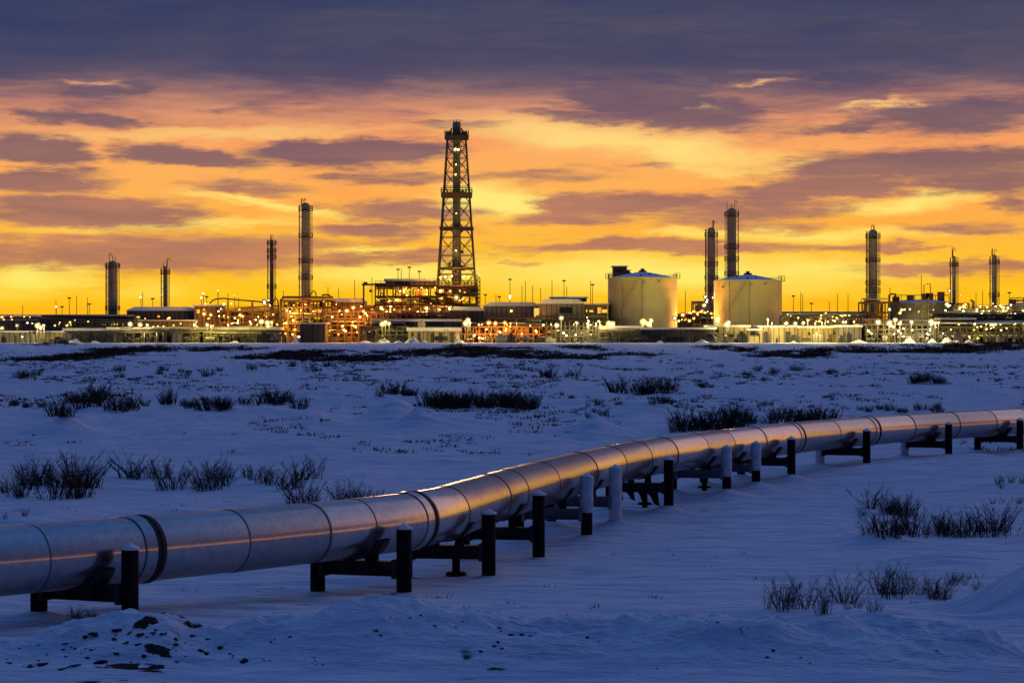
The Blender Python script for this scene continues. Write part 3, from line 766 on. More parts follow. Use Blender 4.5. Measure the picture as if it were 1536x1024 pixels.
# ------------------------------------------------------------------ storage tanks
def tank(label, px0, px1, pyr, pya, D, crown=True):
    xc = wx((px0 + px1) / 2, D); r = (px1 - px0) / 2 * D / F; zr = wz(pyr, D); za = wz(pya, D)
    t = thing('storage_tank', label, 'tank', (xc, D, PAD))
    sh = MB().lathe(xc, D, [(r * 1.004, PAD - .2), (r * 1.004, PAD + .5), (r, PAD + .5), (r, zr), (r * 1.012, zr), (r * 1.012, zr + .25)], 96, cap=False).build('shell', M_TANK, t)
    sm = MB()
    for k in range(1, 6): z = PAD + (zr - PAD) * k / 6; sm.lathe(xc, D, [(r + .004, z - .03), (r + .03, z - .03), (r + .03, z + .03), (r + .004, z + .03)], 96, cap=False)
    sm.build('weld_rings', M_TANK, sh)
    MB().lathe(xc, D, [(r * 1.008, zr + .1), (r * .75, zr + (za - zr) * .36), (r * .4, zr + (za - zr) * .72), (r * .12, zr + (za - zr) * .96), (.05, za)], 64, cap=False).build('snowy_roof', M_SNOW, t)
    v = MB(); v.cyl(xc, D, za - .4, za + .9, .55, 10); v.box(xc - 1.1, xc + 1.1, D - .5, D + .5, za - .3, za + .35)
    for a, rr in ((1.2, .5), (2.0, .66), (3.9, .5), (5.0, .62), (4.6, .8)):
        X_, Y_ = xc + r * rr * math.cos(a), D + r * rr * math.sin(a); z = zr + (za - zr) * (1 - rr); v.cyl(X_, Y_, z - .2, z + .7, .22, 8)
    v.build('roof_vents', M_DARK, t)
    rl = MB(); n = 56
    for k in range(n):
        a, b = 2 * math.pi * k / n, 2 * math.pi * (k + 1) / n
        if math.sin(a) < -.35 : continue
        A = (xc + r * math.cos(a), D + r * math.sin(a)); B = (xc + r * math.cos(b), D + r * math.sin(b))
        rl.bar((*A, zr), (*A, zr + 1.2), .09); rl.bar((*A, zr + 1.2), (*B, zr + 1.2), .09)
    rl.build('rim_railing', M_DARK, t)
    for sg in (-1, 1):
        g = MB(); X_ = xc + sg * r * .985; g.box(X_ - .9, X_ + .9, D - 1.4, D + .4, zr + .02, zr + .16)
        for dx in (-.9, 0, .9):
            g.bar((X_ + dx, D - 1.4, zr), (X_ + dx, D - 1.4, zr + 1.5), .14)
        for zz in (.75, 1.5): g.bar((X_ - .9, D - 1.4, zr + zz), (X_ + .9, D - 1.4, zr + zz), .12)
        g.build('gauging_platform', M_DARK, t)
    # spiral stair seen on the left face
    stt = MB(); n = 34
    for k in range(n):
        a = math.radians(200 + 62 * k / n); z = PAD + (zr - PAD) * k / n; R = r + .5
        p = (xc + R * math.cos(a), D + R * math.sin(a))
        stt.box(p[0] - .3, p[0] + .3, p[1] - .3, p[1] + .3, z, z + .06)
    stt.build('spiral_stair', M_TANKR, t)
    w = MB()
    for dx, pz in ((-.45, .3), (.0, .93), (.42, .95), (-.78, .9), (-.2, .08), (.5, .1)):
        X_ = xc + r * dx; Y_ = D - math.sqrt(r * r - (r * dx) ** 2); z = PAD + (zr - PAD) * pz
        w.box(X_ - .35, X_ + .35, Y_ - .18, Y_ + .3, z - .3, z + .3)
    w.build('wall_fittings', M_TANKR, t)
    for dx in (-.62, -.06):
        p = MB(); X_ = xc + r * dx; Y_ = D - math.sqrt(r * r - (r * dx) ** 2)
        p.tube([(X_, Y_ - .25, PAD), (X_, Y_ - .25, zr - .4), (X_, Y_ + .6, zr + .3)], .09, 6); p.build('riser_pipe', M_TANKR, t)
    return t
tank('cream cylindrical storage tank with snowy cone roof, left one before a dark box tower', 912, 1015.5, 418, 407.5, 690)
tank('cream cylindrical storage tank with snowy cone roof, right one in front of two columns', 1071, 1172.5, 422, 411.5, 690)
def low_tank(label, px0, px1, pyr, pya, D):
    xc = wx((px0 + px1) / 2, D); r = (px1 - px0) / 2 * D / F; zr = wz(pyr, D); za = wz(pya, D)
    t = thing('storage_tank', label, 'tank', (xc, D, PAD))
    MB().lathe(xc, D, [(r, PAD - .2), (r, zr), (r * 1.01, zr), (r * 1.01, zr + .2)], 80, cap=False).build('shell', M_TANK if px0 > 1480 else M_VES, t)
    MB().lathe(xc, D, [(r * 1.006, zr + .1), (r * .8, zr + (za - zr) * .5), (r * .5, zr + (za - zr) * .85), (.05, za)], 64, cap=False).build('snowy_roof', M_SNOW, t)
    g = MB(); n = 9
    for k in range(n):
        X_ = xc + r * (-.85 + 1.7 * k / (n - 1)); g.bar((X_, D - r * .3, zr + .3), (X_, D - r * .3, za + 1.2), .16)
    g.bar((xc - r * .85, D - r * .3, za + 1.2), (xc + r * .85, D - r * .3, za + 1.2), .2)
    for k in (-.8, -.35, .1, .25, .6): g.box(xc + r * k - 1, xc + r * k + 1, D - r * .35, D - r * .3 + .5, zr + .2, za + 1.6 + k)
    g.build('roof_walkway', M_RUST, t)
    return t
low_tank('low wide storage tank with snowy roof and roof pipework, right of the round-topped column', 1332, 1428, 455, 449, 712)
low_tank('low storage tank cut by the right edge of the view', 1506, 1602, 459, 453, 705)

# ------------------------------------------------------------------ buildings
def shed(name, label, px0, px1, pyt, D, depth=10, wall=None, roof=2.5, cat='building', wins=(), doors=(), gable=0, lit=None, group=None, pyb=None, band=False):
    """wins / doors: (px0, px1, py0, py1[, material])"""
    x0, x1 = wx(px0, D), wx(px1, D); zt = wz(pyt, D); zr = wz(pyt + roof, D); zb = PAD - .15 if pyb is None else wz(pyb, D)
    t = thing(name, label, cat, ((x0 + x1) / 2, D + depth / 2, PAD), group)
    MB().box(x0, x1, D, D + depth, zb, zr).build('wall', wall or M_WALLG, t)
    if gable:
        xm = (x0 + x1) / 2
        MB().prism([(x0 - .4, zr + .004), (x1 + .4, zr + .004), (x1 - (x1 - x0) * .12, zt), (x0 + (x1 - x0) * .12, zt)], D - .4, D + depth + .4).build('roof', M_SNOW, t)
    else:
        MB().box(x0 - .4, x1 + .4, D - .5, D + depth + .5, zr + .004, zt).build('roof', M_SNOW, t)
    if band:
        b = MB(); n = max(2, int((x1 - x0) / 3.5))
        for k in range(n + 1):
            xx = x0 + (x1 - x0) * k / n; b.box(xx - .09, xx + .09, D - .08, D - .003, zb, zr - .01)
        b.build('wall_ribs', M_DARK, t)
    for w in wins:
        a, b_, c, d = w[:4]; m = w[4] if len(w) > 4 else (lit or M_LIT)
        fo = MB()
        X0, X1, Z0, Z1 = wx(a, D), wx(b_, D), wz(d, D), wz(c, D)
        for q in ((X0 - .12, X1 + .12, Z1, Z1 + .12), (X0 - .12, X1 + .12, Z0 - .12, Z0), (X0 - .12, X0, Z0, Z1), (X1, X1 + .12, Z0, Z1)): fo.box(q[0], q[1], D - .16, D - .004, q[2], q[3])
        nm = max(1, int((X1 - X0) / 1.6))
        for k in range(1, nm): xx = X0 + (X1 - X0) * k / nm; fo.box(xx - .05, xx + .05, D - .15, D - .06, Z0, Z1)
        f = fo.build('window', M_DARK, t)
        MB().box(X0, X1, D - .05, D - .006, Z0, Z1).build('pane', m, f)
    for w in doors:
        a, b_, c = w[:3]
        d = MB().box(wx(a, D), wx(b_, D), D - .12, D - .004, PAD, wz(c, D)).build('door', w[3] if len(w) > 3 else M_DOOR, t)
    return t

# left: long back block, front garages, long front shed
shed('utility_block', 'long flat-roofed dark block running along the far left skyline', -60, 200, 471.5, 708, 14, M_WALLD, 3, wins=[(82, 96, 481, 483, M_LIT), (99, 112, 481, 483.5, M_LIT), (117, 129, 481, 484, M_LIT), (133, 146, 481, 484, M_LIT)])
shed('pipe_gallery', 'lit gallery with yellow window strips in front of the far left block', -60, 205, 479, 684, 8, M_WALLB, 1.5, wins=[(83, 90, 485.5, 487.5), (90.5, 97.5, 484.5, 488.5), (100, 113, 484.5, 488.5), (115, 128, 484, 488), (134, 139, 485, 488), (142, 146, 484, 487), (154, 160, 484, 487), (165, 178, 485, 487.5, M_LIT), (183, 188, 484, 488)])
shed('workshop', 'grey workshop with one small light at the far left front', -40, 52, 496, 655, 10, M_WALLG, 2.5, doors=[(22, 25, 503), (-5, 3, 499, M_WALLC)])
shed('garage', 'cream garage with pale roller doors beneath a double floodlight at far left', 53.5, 94, 496, 655, 10, M_WALLC, 2.5, doors=[(67, 70, 499.5, M_WALLG), (76, 77, 499, M_WALLG), (82, 83, 499, M_WALLG)])
shed('open_shelter', 'dark unlit shelter between the cream garage and the long lit shed', 96, 161, 492, 657, 10, M_WALLD, 4, doors=[(105, 120, 500), (128, 146, 499)])
shed('long_shed', 'long shed with a deep snow roof and yellow-lit front left of the dark process block', 162, 418, 490.5, 656, 12, M_WALLY, 4, wins=[(176, 180, 499, 502, M_GLASS), (196, 200, 503, 506, M_GLASS), (214, 219, 503, 507, M_GLASS), (228, 232, 500, 505, M_GLASS)], doors=[(250, 256, 502), (270, 276, 1100), (282, 294, 501, M_WALLB), (303, 308, 505), (320, 330, 499), (338, 349, 500), (358, 372, 499.5), (388, 396, 1100)])
shed('turbine_hall', 'dark hall with rounded snowy roof edge and slim stack, left of the arched pipe bridge', 190, 291, 460, 700, 14, M_WALLD, 6, gable=1, lit=M_LITO, wins=[(236, 240, 473, 476, M_LITO), (205, 210, 474, 477, M_LIT)])
shed('control_block', 'yellow-lit low block in front of the dark turbine hall', 180, 292, 479.5, 690, 8, M_WALLY, 2)
shed('compressor_house', 'orange-lit house with flat roof between turbine hall and thin stack', 291, 330, 457, 696, 12, M_WALLB, 2, lit=M_LITO, wins=[(295, 300, 464, 470), (304, 308, 463, 468)])
# centre
shed('vessel_house', 'brown house with sloping snowy roof, between tall banded column and derrick', 496, 546, 447, 700, 14, M_WALLB, 6, gable=1, wins=[(508, 511, 459, 463, M_GLASS)])
shed('black_process_block', 'unlit black block below the tall banded column', 450, 488, 484, 652, 10, M_WALLD, 1.5, doors=[(455, 462, 490), (470, 475, 488)])
shed('rig_roof_module', 'long white-roofed module on top of the rig structure left of the derrick', 578, 652, 418, 696, 12, M_WALLG, 4, pyb=429, wins=[(594, 606, 423, 427, M_GLASS), (608, 614, 423, 427, M_GLASS)])
shed('warehouse', 'long dark warehouse with snowy roof right of the derrick', 676, 726, 460, 682, 16, M_WALLD, 6, gable=1)
shed('grey_hall', 'grey hall with lit end door between warehouse and big gabled hall', 725, 810, 453, 688, 16, M_WALLG, 6, gable=1, wins=[(801, 809, 462, 475, M_LIT)], lit=M_LIT)
shed('gabled_hall', 'big grey hall with dark arched wall and roof plant, left of the left tank', 809, 876, 448.5, 682, 18, M_WALLG, 7, gable=1, wins=[(840, 858, 461, 469, M_GLASS)])
shed('roof_penthouse', 'dark plant room on the roof of the big gabled hall', 826, 880, 445, 690, 8, M_WALLD, 2, pyb=452)
shed('yellow_annex', 'yellow-lit annex with bright windows against the left tank', 875, 911.5, 455, 684, 12, M_WALLY, 2, lit=M_LIT, wins=[(879, 881, 464, 468), (884, 890, 465, 468), (896, 902, 461, 470, M_LITO), (902, 911, 464, 469)])
shed('tower_box', 'dark box tower standing behind the left tank', 920, 940, 398.5, 712, 8, M_WALLD, 1.2, wins=[(924, 934, 404, 408, M_GLASS)], band=True)
shed('tower_annex', 'small lower box joined to the right of the dark box tower', 939, 945, 404.5, 713, 6, M_WALLD, 1)
shed('pump_house', 'low pump house with white-lit wall and snow roof under the left tank', 894, 962, 488.5, 655, 10, M_WALLC, 3.5, wins=[(914, 917, 502, 506, M_GLASS), (900, 906, 499, 503, M_GLASS)], doors=[(936, 938, 496), (950, 957, 501)])
shed('snow_roof_shed', 'low dark shed with broad snow roof between the two tanks', 955, 1072, 491, 652, 12, M_WALLD, 3)
shed('back_process_house', 'dark process house sparkling with orange light between the tanks', 1014, 1070, 470, 712, 10, M_WALLD, 1.5, wins=[(1027, 1030, 477, 480, M_LITO), (1038, 1043, 474, 478, M_LITO), (1050, 1056, 475, 477, M_LITO)])
shed('bright_store', 'brightly lit cream store under the right tank, left half', 1062, 1124, 487.5, 658, 10, M_WALLC, 3, wins=[(1074, 1077, 494, 497, M_GLASS), (1071, 1075, 502, 504, M_GLASS), (1092, 1099, 502, 505, M_GLASS)], doors=[(1118, 1122, 504)])
shed('site_hut', 'small pinkish lit hut with two windows in front of the right tank', 1124, 1139, 493, 652, 6, M_WALLC, 2.5, wins=[(1126, 1133, 498, 502, M_GLASS), (1135, 1138, 500, 502, M_GLASS)])
shed('bright_store', 'brightly lit cream store under the right tank, right half with slanted shadowed eave', 1139, 1198, 488, 658, 10, M_WALLC, 3, doors=[(1144, 1148, 499), (1178, 1186, 497), (1196, 1200, 500)])
shed('yellow_hut', 'saturated yellow-lit building with a round arched door right of the right tank', 1198, 1256, 489, 656, 10, M_WALLY, 2.5, wins=[(1212, 1215, 498.5, 502, M_GLASS), (1228, 1230, 499, 503, M_GLASS), (1250, 1252, 498, 501, M_GLASS)], doors=[(1244, 1247, 501)])
shed('grey_store', 'windowless grey store with one dark door below the round-topped column', 1255, 1292, 487.5, 655, 10, M_WALLG, 3, doors=[(1265, 1267, 497)])
shed('back_warehouse', 'long low warehouse with reddish roof line behind the yellow building', 1172, 1306, 467, 706, 14, M_WALLD, 2, wins=[(1182, 1190, 470, 472, M_LITO), (1195, 1206, 470, 472, M_LITO), (1231, 1240, 471, 473, M_LIT), (1240, 1246, 473, 475, M_LIT)])
shed('mid_gallery', 'dull gallery with thin roof strip right of the right tank', 1172, 1310, 478, 690, 8, M_WALLB, 1.2)
shed('lit_process_hall', 'olive hall lit by a cluster of bright floodlights under the round-topped column', 1290, 1398, 486, 662, 10, M_WALLY, 2.5)
shed('blue_roof_shed', 'dark open shed with bluish snow roof, right of the bright floodlight cluster', 1412, 1462, 476.5, 668, 10, M_WALLD, 3)
shed('far_right_block', 'long dark block with yellow windows at the right edge', 1455, 1600, 480.5, 672, 12, M_WALLD, 3, wins=[(1461, 1466, 484.5, 487), (1468, 1474, 484.5, 487), (1477, 1481, 484, 487.5), (1486, 1492, 485, 487), (1500, 1507, 485, 487), (1515, 1525, 484.5, 486.5)])
shed('left_back_range', 'pale low range behind the turbine hall', 292, 420, 474, 712, 10, M_WALLB, 1.5, lit=M_LITO)

# ------------------------------------------------------------------ process modules (open steelwork full of plant)
def module(name, label, px0, px1, levels, D, depth, seed, steel=None, bay=14, vessels=3, boxes=3, pipes=8, rail=True, backing=None, cat='process module', brace=True, pipem=None, risers=6, top_over=0):
    rg = random.Random(seed); s = D / F
    x0, x1 = wx(px0, D), wx(px1, D); zs = [PAD - .1 if l is None else wz(l, D) for l in levels]
    t = thing(name, label, cat, ((x0 + x1) / 2, D + depth / 2, PAD))
    st = steel or M_STEEL
    f = MB(); n = max(2, round((px1 - px0) / bay)); xs = [x0 + (x1 - x0) * k / n for k in range(n + 1)]
    for xx in xs:
        for yy in (D, D + depth): f.bar((xx, yy, zs[0]), (xx, yy, zs[-1] + top_over), .36)
    for z in zs[1:]:
        for yy in (D, D + depth): f.bar((x0, yy, z - .2), (x1, yy, z - .2), .42)
        for xx in xs: f.bar((xx, D, z - .2), (xx, D + depth, z - .2), .3)
    if brace:
        for a, b in zip(zs[:-1], zs[1:]):
            for k in range(n):
                if rg.random() < .45:
                    q = rg.random() < .5; f.bar((xs[k], D, a if q else b), (xs[k + 1], D, b if q else a), .2)
    f.build('steel_frame', st, t)
    for z in zs[1:]:
        MB().box(x0 - .3, x1 + .3, D + .3, D + depth - .3, z + .02, z + .12).build('deck', M_DARK, t)
    if backing:
        MB().box(x0 + .2, x1 - .2, D + depth + .25, D + depth + .6, zs[0], zs[-1] - .5).build('back_wall', backing, t)
    for i in range(vessels):
        lv = rg.randrange(len(zs) - 1); h = zs[lv + 1] - zs[lv]; xx = rg.uniform(x0 + 1.5, x1 - 1.5); yy = D + depth * rg.uniform(.25, .7); m = MB()
        if rg.random() < .5:
            r = min(h * .3, rg.uniform(.7, 1.3)); ln = rg.uniform(3, 7); zc = zs[lv] + r + .4 + .12
            a, b = max(x0, xx - ln / 2), min(x1, xx + ln / 2)
            m.lathe(yy, zc, [(.05, a), (r * .7, a + .25), (r, a + .7), (r, b - .7), (r * .7, b - .25), (.05, b)], 16, axis='x')
            for q in (a + 1, b - 1): m.box(q - .15, q + .15, yy - r * .6, yy + r * .6, zs[lv] + .12, zc)
        else:
            r = rg.uniform(.5, 1.1); hh = h * rg.uniform(.6, .9); z0 = zs[lv] + .12
            m.lathe(xx, yy, [(r, z0), (r, z0 + hh - r * .6), (r * .75, z0 + hh - r * .2), (.05, z0 + hh)], 14)
        m.build('vessel', M_VES if rg.random() < .7 else st, t)
    for i in range(boxes):
        lv = rg.randrange(len(zs) - 1); h = zs[lv + 1] - zs[lv]; xx = rg.uniform(x0 + 1, x1 - 1); w = rg.uniform(.8, 2.2); yy = D + depth * rg.uniform(.15, .6); z0 = zs[lv] + .13; hh = h * rg.uniform(.3, .75)
        m = MB().box(xx - w, xx + w, yy, yy + 1.8, z0, z0 + hh)
        for k in range(3): xx2 = xx - w + 2 * w * (k + .5) / 3; m.box(xx2 - .12, xx2 + .12, yy - .1, yy - .003, z0 + .2, z0 + hh - .2)
        m.build('equipment_box', rg.choice([M_DARK, M_WALLG, M_WALLB, st]), t)
    pm = MB()
    for i in range(pipes):
        lv = rg.randrange(1, len(zs)); z = zs[lv] - rg.choice([.55, .9, -.55, -.9, 1.3]); yy = D + depth * rg.uniform(-.02, .9); r = rg.uniform(.12, .30)
        a, b = sorted((rg.uniform(x0, x1), rg.uniform(x0, x1)))
        if b - a < (x1 - x0) * .4: a, b = x0, x1
        zb_ = zs[lv - 1] + .2
        pts = [(a, yy, z), (b, yy, z)]
        if rg.random() < .5: pts = [(a, yy, zb_)] + pts
        if rg.random() < .5: pts = pts + [(b, yy, zb_)]
        pm.tube(pts, r, 7)
    for i in range(risers):
        xx = rg.uniform(x0, x1); yy = D + depth * rg.uniform(-.03, .5); a = rg.randrange(len(zs) - 1)
        pm.tube([(xx, yy, zs[a]), (xx, yy, zs[a + 1] - .4), (xx + rg.uniform(-2, 2), yy + .8, zs[a + 1] - .4)], rg.uniform(.10, .22), 6)
    if pipes or risers: pm.build('piping', pipem or M_PIPEG, t)
    if rail:
        r = MB(); z = zs[-1]; k = x0
        while k <= x1: r.bar((k, D, z), (k, D, z + 1.2), .12); k += 1.6
        for zz in (.6, 1.2): r.bar((x0, D, z + zz), (x1, D, z + zz), .12)
        r.build('railing', st, t)
    return t
module('process_module', 'low open pipe module under the arched pipe bridge', 330, 420, [None, 483, 474, 466], 690, 8, 21, M_RUST, vessels=4, boxes=5, pipes=10)
module('process_module', 'dense brown steel module wrapped round the foot of the tall banded column', 421, 498, [None, 495, 484, 473, 460, 450], 676, 12, 22, M_RUST, bay=11, vessels=6, boxes=7, pipes=16, risers=12, rail=False)
module('process_module', 'orange-lit open module between the banded column and the rig', 486, 548, [None, 498, 487, 477, 466], 668, 10, 23, M_RUST, bay=10, vessels=5, boxes=5, pipes=12, risers=10)
module('rig_substructure', 'big multi-storey rig structure glowing orange, left part of the derrick base', 563, 656, [None, 492, 478, 456, 444, 428], 690, 16, 24, M_RUST, bay=13, vessels=6, boxes=9, pipes=14, risers=12, backing=None)
module('rig_floor_module', 'orange-lit steel floor directly beneath the derrick', 655, 716, [None, 490, 476, 456, 442, 430], 688, 10, 25, M_RUST, bay=12, vessels=3, boxes=6, pipes=9, risers=10, rail=False)
module('pipe_rack', 'greenish low pipe rack in front of the rig structure', 540, 612, [None, 501, 489], 656, 6, 26, M_STEEL, bay=9, vessels=5, boxes=3, pipes=8, risers=12, rail=False)
module('pipe_rack', 'orange-lit low pipe rack right of the derrick', 692, 818, [None, 500, 489], 656, 6, 27, M_RUST, bay=9, vessels=5, boxes=6, pipes=10, risers=18, rail=False, backing=M_WALLB)
module('pipe_rack', 'yellow-lit tangle of pale posts and pipes left of the left tank', 820, 896, [None, 503, 494], 654, 8, 28, M_STEEL, bay=7, vessels=4, boxes=4, pipes=9, risers=20, rail=False, top_over=2.)
module('process_module', 'dark two-storey module behind the pale post tangle', 805, 912, [None, 487, 479], 674, 6, 29, M_STEEL, bay=12, vessels=4, boxes=6, pipes=8, risers=8)
module('pipe_rack', 'white-lit pipe rack crowded under the floodlight cluster right of the tanks', 1300, 1400, [None, 500, 493, 485], 652, 6, 30, M_STEEL, bay=8, vessels=6, boxes=4, pipes=14, risers=20, rail=False)
module('pipe_rack', 'dark long pipe rack at the right edge foreground', 1396, 1600, [None, 498, 489.5], 654, 8, 31, M_DARK, bay=9, vessels=7, boxes=12, pipes=14, risers=24, rail=False, backing=M_WALLD)
module('process_module', 'lit steel module between the two thin right-hand stacks', 1432, 1486, [None, 480, 470, 463], 690, 8, 32, M_STEEL, bay=9, vessels=4, boxes=4, pipes=10, risers=12)
module('process_module', 'small lit frame just right of the low wide tank', 1434, 1453, [None, 478, 466, 455], 700, 6, 33, M_RUST, bay=9, vessels=1, boxes=2, pipes=4, risers=4, rail=False)
module('process_module', 'lattice module round the foot of the round-topped column', 1294, 1334, [None, 480, 468, 453], 696, 8, 34, M_RUST, bay=9, vessels=1, boxes=2, pipes=6, risers=6, rail=False)
module('process_module', 'yellow-lit module at the foot of the farthest right stack', 1484, 1518, [None, 482, 472, 462], 690, 6, 35, M_STEEL, bay=8, vessels=2, boxes=2, pipes=6, risers=8, rail=False)
module('process_module', 'steel frame with lights beside the shorter column left of the right tank', 1040, 1072, [None, 486, 470, 452], 706, 6, 36, M_STEEL, bay=10, vessels=1, boxes=1, pipes=5, risers=5, rail=False)
module('pipe_rack', 'olive-lit pipe rack along the front of the long shed', 296, 424, [None, 496], 651, 3.5, 37, M_STEEL, bay=10, vessels=0, boxes=2, pipes=5, risers=14, rail=False)
module('pipe_rack', 'thin steel canopy in front of the pump house', 898, 960, [None, 496.5], 650, 3.5, 38, M_STEEL, bay=10, vessels=0, boxes=1, pipes=4, risers=3, rail=False)
shed('snow_covered_skid', 'flat snow-covered skid roof with dark openings below the derrick', 560, 690, 478.5, 662, 10, M_WALLD, 3.5, wins=[(592, 622, 484, 487, M_GLASS), (640, 666, 483, 488, M_GLASS)])
shed('lit_front_module', 'pale front module with lit doorways below the derrick', 612, 690, 491, 655, 7, M_WALLC, 5.5, doors=[(617, 620, 499), (626, 631, 499), (640, 641, 498), (646, 650, 499), (658, 664, 499), (676, 681, 498)])
vs_ = thing('surge_drum', 'pale upright drum standing on the skid below the derrick', 'drum', (wx(632.5, 658), 658, wz(497, 658)))
xv = wx(632.5, 658); MB().lathe(xv, 658, [(1.0, wz(497, 658)), (1.0, wz(484, 658)), (.8, wz(482.5, 658)), (.05, wz(481.6, 658))], 18).build('shell', M_TANK, vs_)
mm = MB(); mm.cyl(xv, 658, wz(482, 658), wz(480.5, 658), .2, 8); mm.bar((xv + 1.1, 658, wz(497, 658)), (xv + 1.1, 658, wz(482, 658)), .14); mm.build('nozzle', M_DARK, vs_)

shed('rig_engine_house', 'orange-lit engine house behind the lower storey of the rig', 549, 674, 457, 704, 10, M_WALLB, 1.5, lit=M_LITO, wins=[(556, 560, 463, 470), (598, 604, 464, 472), (628, 633, 462, 470)])
module('pipe_rack', 'pale thin-posted rack before the left part of the long shed', 164, 298, [None, 497], 650, 4, 41, M_STEEL, bay=12, vessels=2, boxes=9, pipes=6, risers=14, rail=False)
module('process_module', 'dark open pipe deck across the back of the far left block', 60, 200, [None, 489, 478], 676, 5, 42, M_STEEL, bay=9, vessels=6, boxes=12, pipes=9, risers=12, rail=False)
module('process_module', 'upper pipe deck behind the yellow building right of the tanks', 1174, 1300, [None, 486, 474], 672, 6, 43, M_STEEL, bay=9, vessels=6, boxes=9, pipes=9, risers=16, rail=False)
module('process_module', 'cluttered deck on top of the far right block', 1400, 1540, [None, 479, 471], 678, 6, 44, M_DARK, bay=9, vessels=7, boxes=9, pipes=9, risers=16, rail=False)
module('process_module', 'dark pipe deck over the skid roof below the derrick', 556, 700, [None, 478, 469], 668, 6, 45, M_RUST, bay=9, vessels=6, boxes=9, pipes=9, risers=16, rail=False)
module('process_module', 'low dark clutter in front of the grey hall', 726, 812, [None, 486, 476], 666, 6, 46, M_RUST, bay=8, vessels=4, boxes=7, pipes=8, risers=14, rail=False)
SK = [8, 44, 60, 88, 102, 118, 136, 150, 168, 204, 228, 246, 262, 286, 312, 334, 352, 374, 398, 412, 556, 572, 590, 604, 628, 660, 684, 706, 728, 750, 770, 790, 808, 826, 846, 864, 882, 906, 922, 944, 962, 1004, 1020, 1072, 1086, 1102, 1116, 1148, 1164, 1182, 1194, 1210, 1226, 1246, 1262, 1276, 1304, 1326, 1346, 1372, 1390, 1412, 1440, 1462, 1480, 1500, 1520]
rs_ = random.Random(31); skn = {}
SKL = [(0, 'the grey workshop'), (74, 'the cream garage'), (130, 'the dark shelter'), (200, 'the long shed left end'), (290, 'the long shed middle'), (385, 'the long shed right end'), (575, 'the greenish rack'), (650, 'the pale front module'), (755, 'the orange rack'), (860, 'the pale post tangle'), (928, 'the pump house'), (1010, 'the snow-roofed shed'), (1093, 'the store left half'), (1168, 'the store right half'), (1228, 'the yellow building'), (1275, 'the grey store'), (1350, 'the bright cluster'), (1440, 'the dark right rack'), (1510, 'the right edge rack')]
for px in SK:
    D = 648.5; x = wx(px + rs_.uniform(-3, 3), D); w = rs_.uniform(.5, 1.5); h = rs_.uniform(.7, 2.6); nm = min(SKL, key=lambda q: abs(q[0] - px))[1]; skn[nm] = skn.get(nm, 0) + 1
    t = thing('equipment_skid', 'small dark equipment skid before ' + nm + ', ' + ORD[skn[nm] - 1] + ' from left', 'equipment', (x, D, PAD), 'small equipment along the plant front')
    mt = rs_.choice([M_DARK, M_WALLD, M_WALLG, M_DARK, M_VES]); k = rs_.randrange(3)
    if k == 0: MB().box(x - w, x + w, D, D + 1.2, PAD + .15, PAD + h).box(x - w * .6, x + w * .3, D + .2, D + 1, PAD + h, PAD + h * 1.25).build('cabinet', mt, t)
    elif k == 1: MB().lathe(x, D + .6, [(w * .5, PAD + .15), (w * .5, PAD + h), (w * .3, PAD + h * 1.15), (.05, PAD + h * 1.2)], 12).build('drum', mt, t)
    else: MB().lathe(D + .6, PAD + .5 + w * .45, [(.05, x - w * 1.4), (w * .4, x - w * 1.2), (w * .45, x - w), (w * .45, x + w), (w * .4, x + w * 1.2), (.05, x + w * 1.4)], 12, axis='x').build('drum', mt, t)
    m = MB(); m.box(x - w * 1.2, x + w * 1.2, D - .1, D + 1.3, PAD - .1, PAD + .148); m.build('skid_base', M_DARK, t)
    m = MB(); m.tube([(x + w * 1.25, D + .3, PAD), (x + w * 1.25, D + .3, PAD + h * 1.5), (x + w * 1.25 - 1, D + .3, PAD + h * 1.5)], .1, 5); m.build('riser_pipe', M_STEEL, t)

# crane-like jib at the left end of the rig, arched pipe bridge, goose-neck lines
def jib():
    D = 692; x = wx(545.5, D)
    t = thing('jib_crane', 'small jib crane at the left end of the rig structure', 'crane', (x, D, PAD))
    MB().bar((x, D, PAD), (x, D, wz(427, D)), .45).build('post', M_RUST, t)
    m = MB(); m.bar((x - .5, D, wz(427, D)), (wx(580, D), D, wz(426, D)), .5); m.box(wx(545, D), wx(551, D), D - .5, D + .5, wz(427, D), wz(423, D)); m.build('jib', M_RUST, t)
    m = MB(); m.bar((wx(556, D), D, wz(427, D)), (wx(556, D), D, wz(434, D)), .1); m.box(wx(554, D), wx(557.5, D), D - .4, D + .4, wz(438, D), wz(434.5, D)); m.build('hook_block', M_DARK, t)
jib()
def line(name, label, pts, r, mt, D, posts=(), cat='pipe'):
    P = [(wx(a, D), D, wz(b, D)) for a, b in pts]
    t = thing(name, label, cat, (P[0][0], D, PAD))
    MB().tube(P, r, 8).build('pipe_run', mt, t)
    for a, b in posts: MB().bar((wx(a, D), D + .1, PAD), (wx(a, D), D + .1, wz(b, D) - r), .35).build('post', mt, t)
    return t
line('pipe_bridge', 'arched pipe bridge sweeping right from the compressor house to the thin stack', [(315, 455), (318, 451), (324, 448.5), (335, 447.5), (360, 450), (385, 452), (402, 454), (410, 452), (414, 446), (417, 452), (418, 470)], .22, M_RUST, 694, [(342, 447.5), (378, 452)])
line('pipe_bridge', 'lower straight pipe bridge left of the thin stack', [(325, 465), (350, 463), (378, 461), (404, 459.5), (421, 459)], .26, M_RUST, 688, [(342, 464), (379, 461), (398, 460)])
line('gooseneck_pipe', 'large inverted-U pipe framing the foot of the tall banded column', [(421.5, 512), (421.5, 449), (424, 446.5), (428, 446), (500, 446.5)], .42, M_RUST, 670, [(455, 446), (484, 446)])
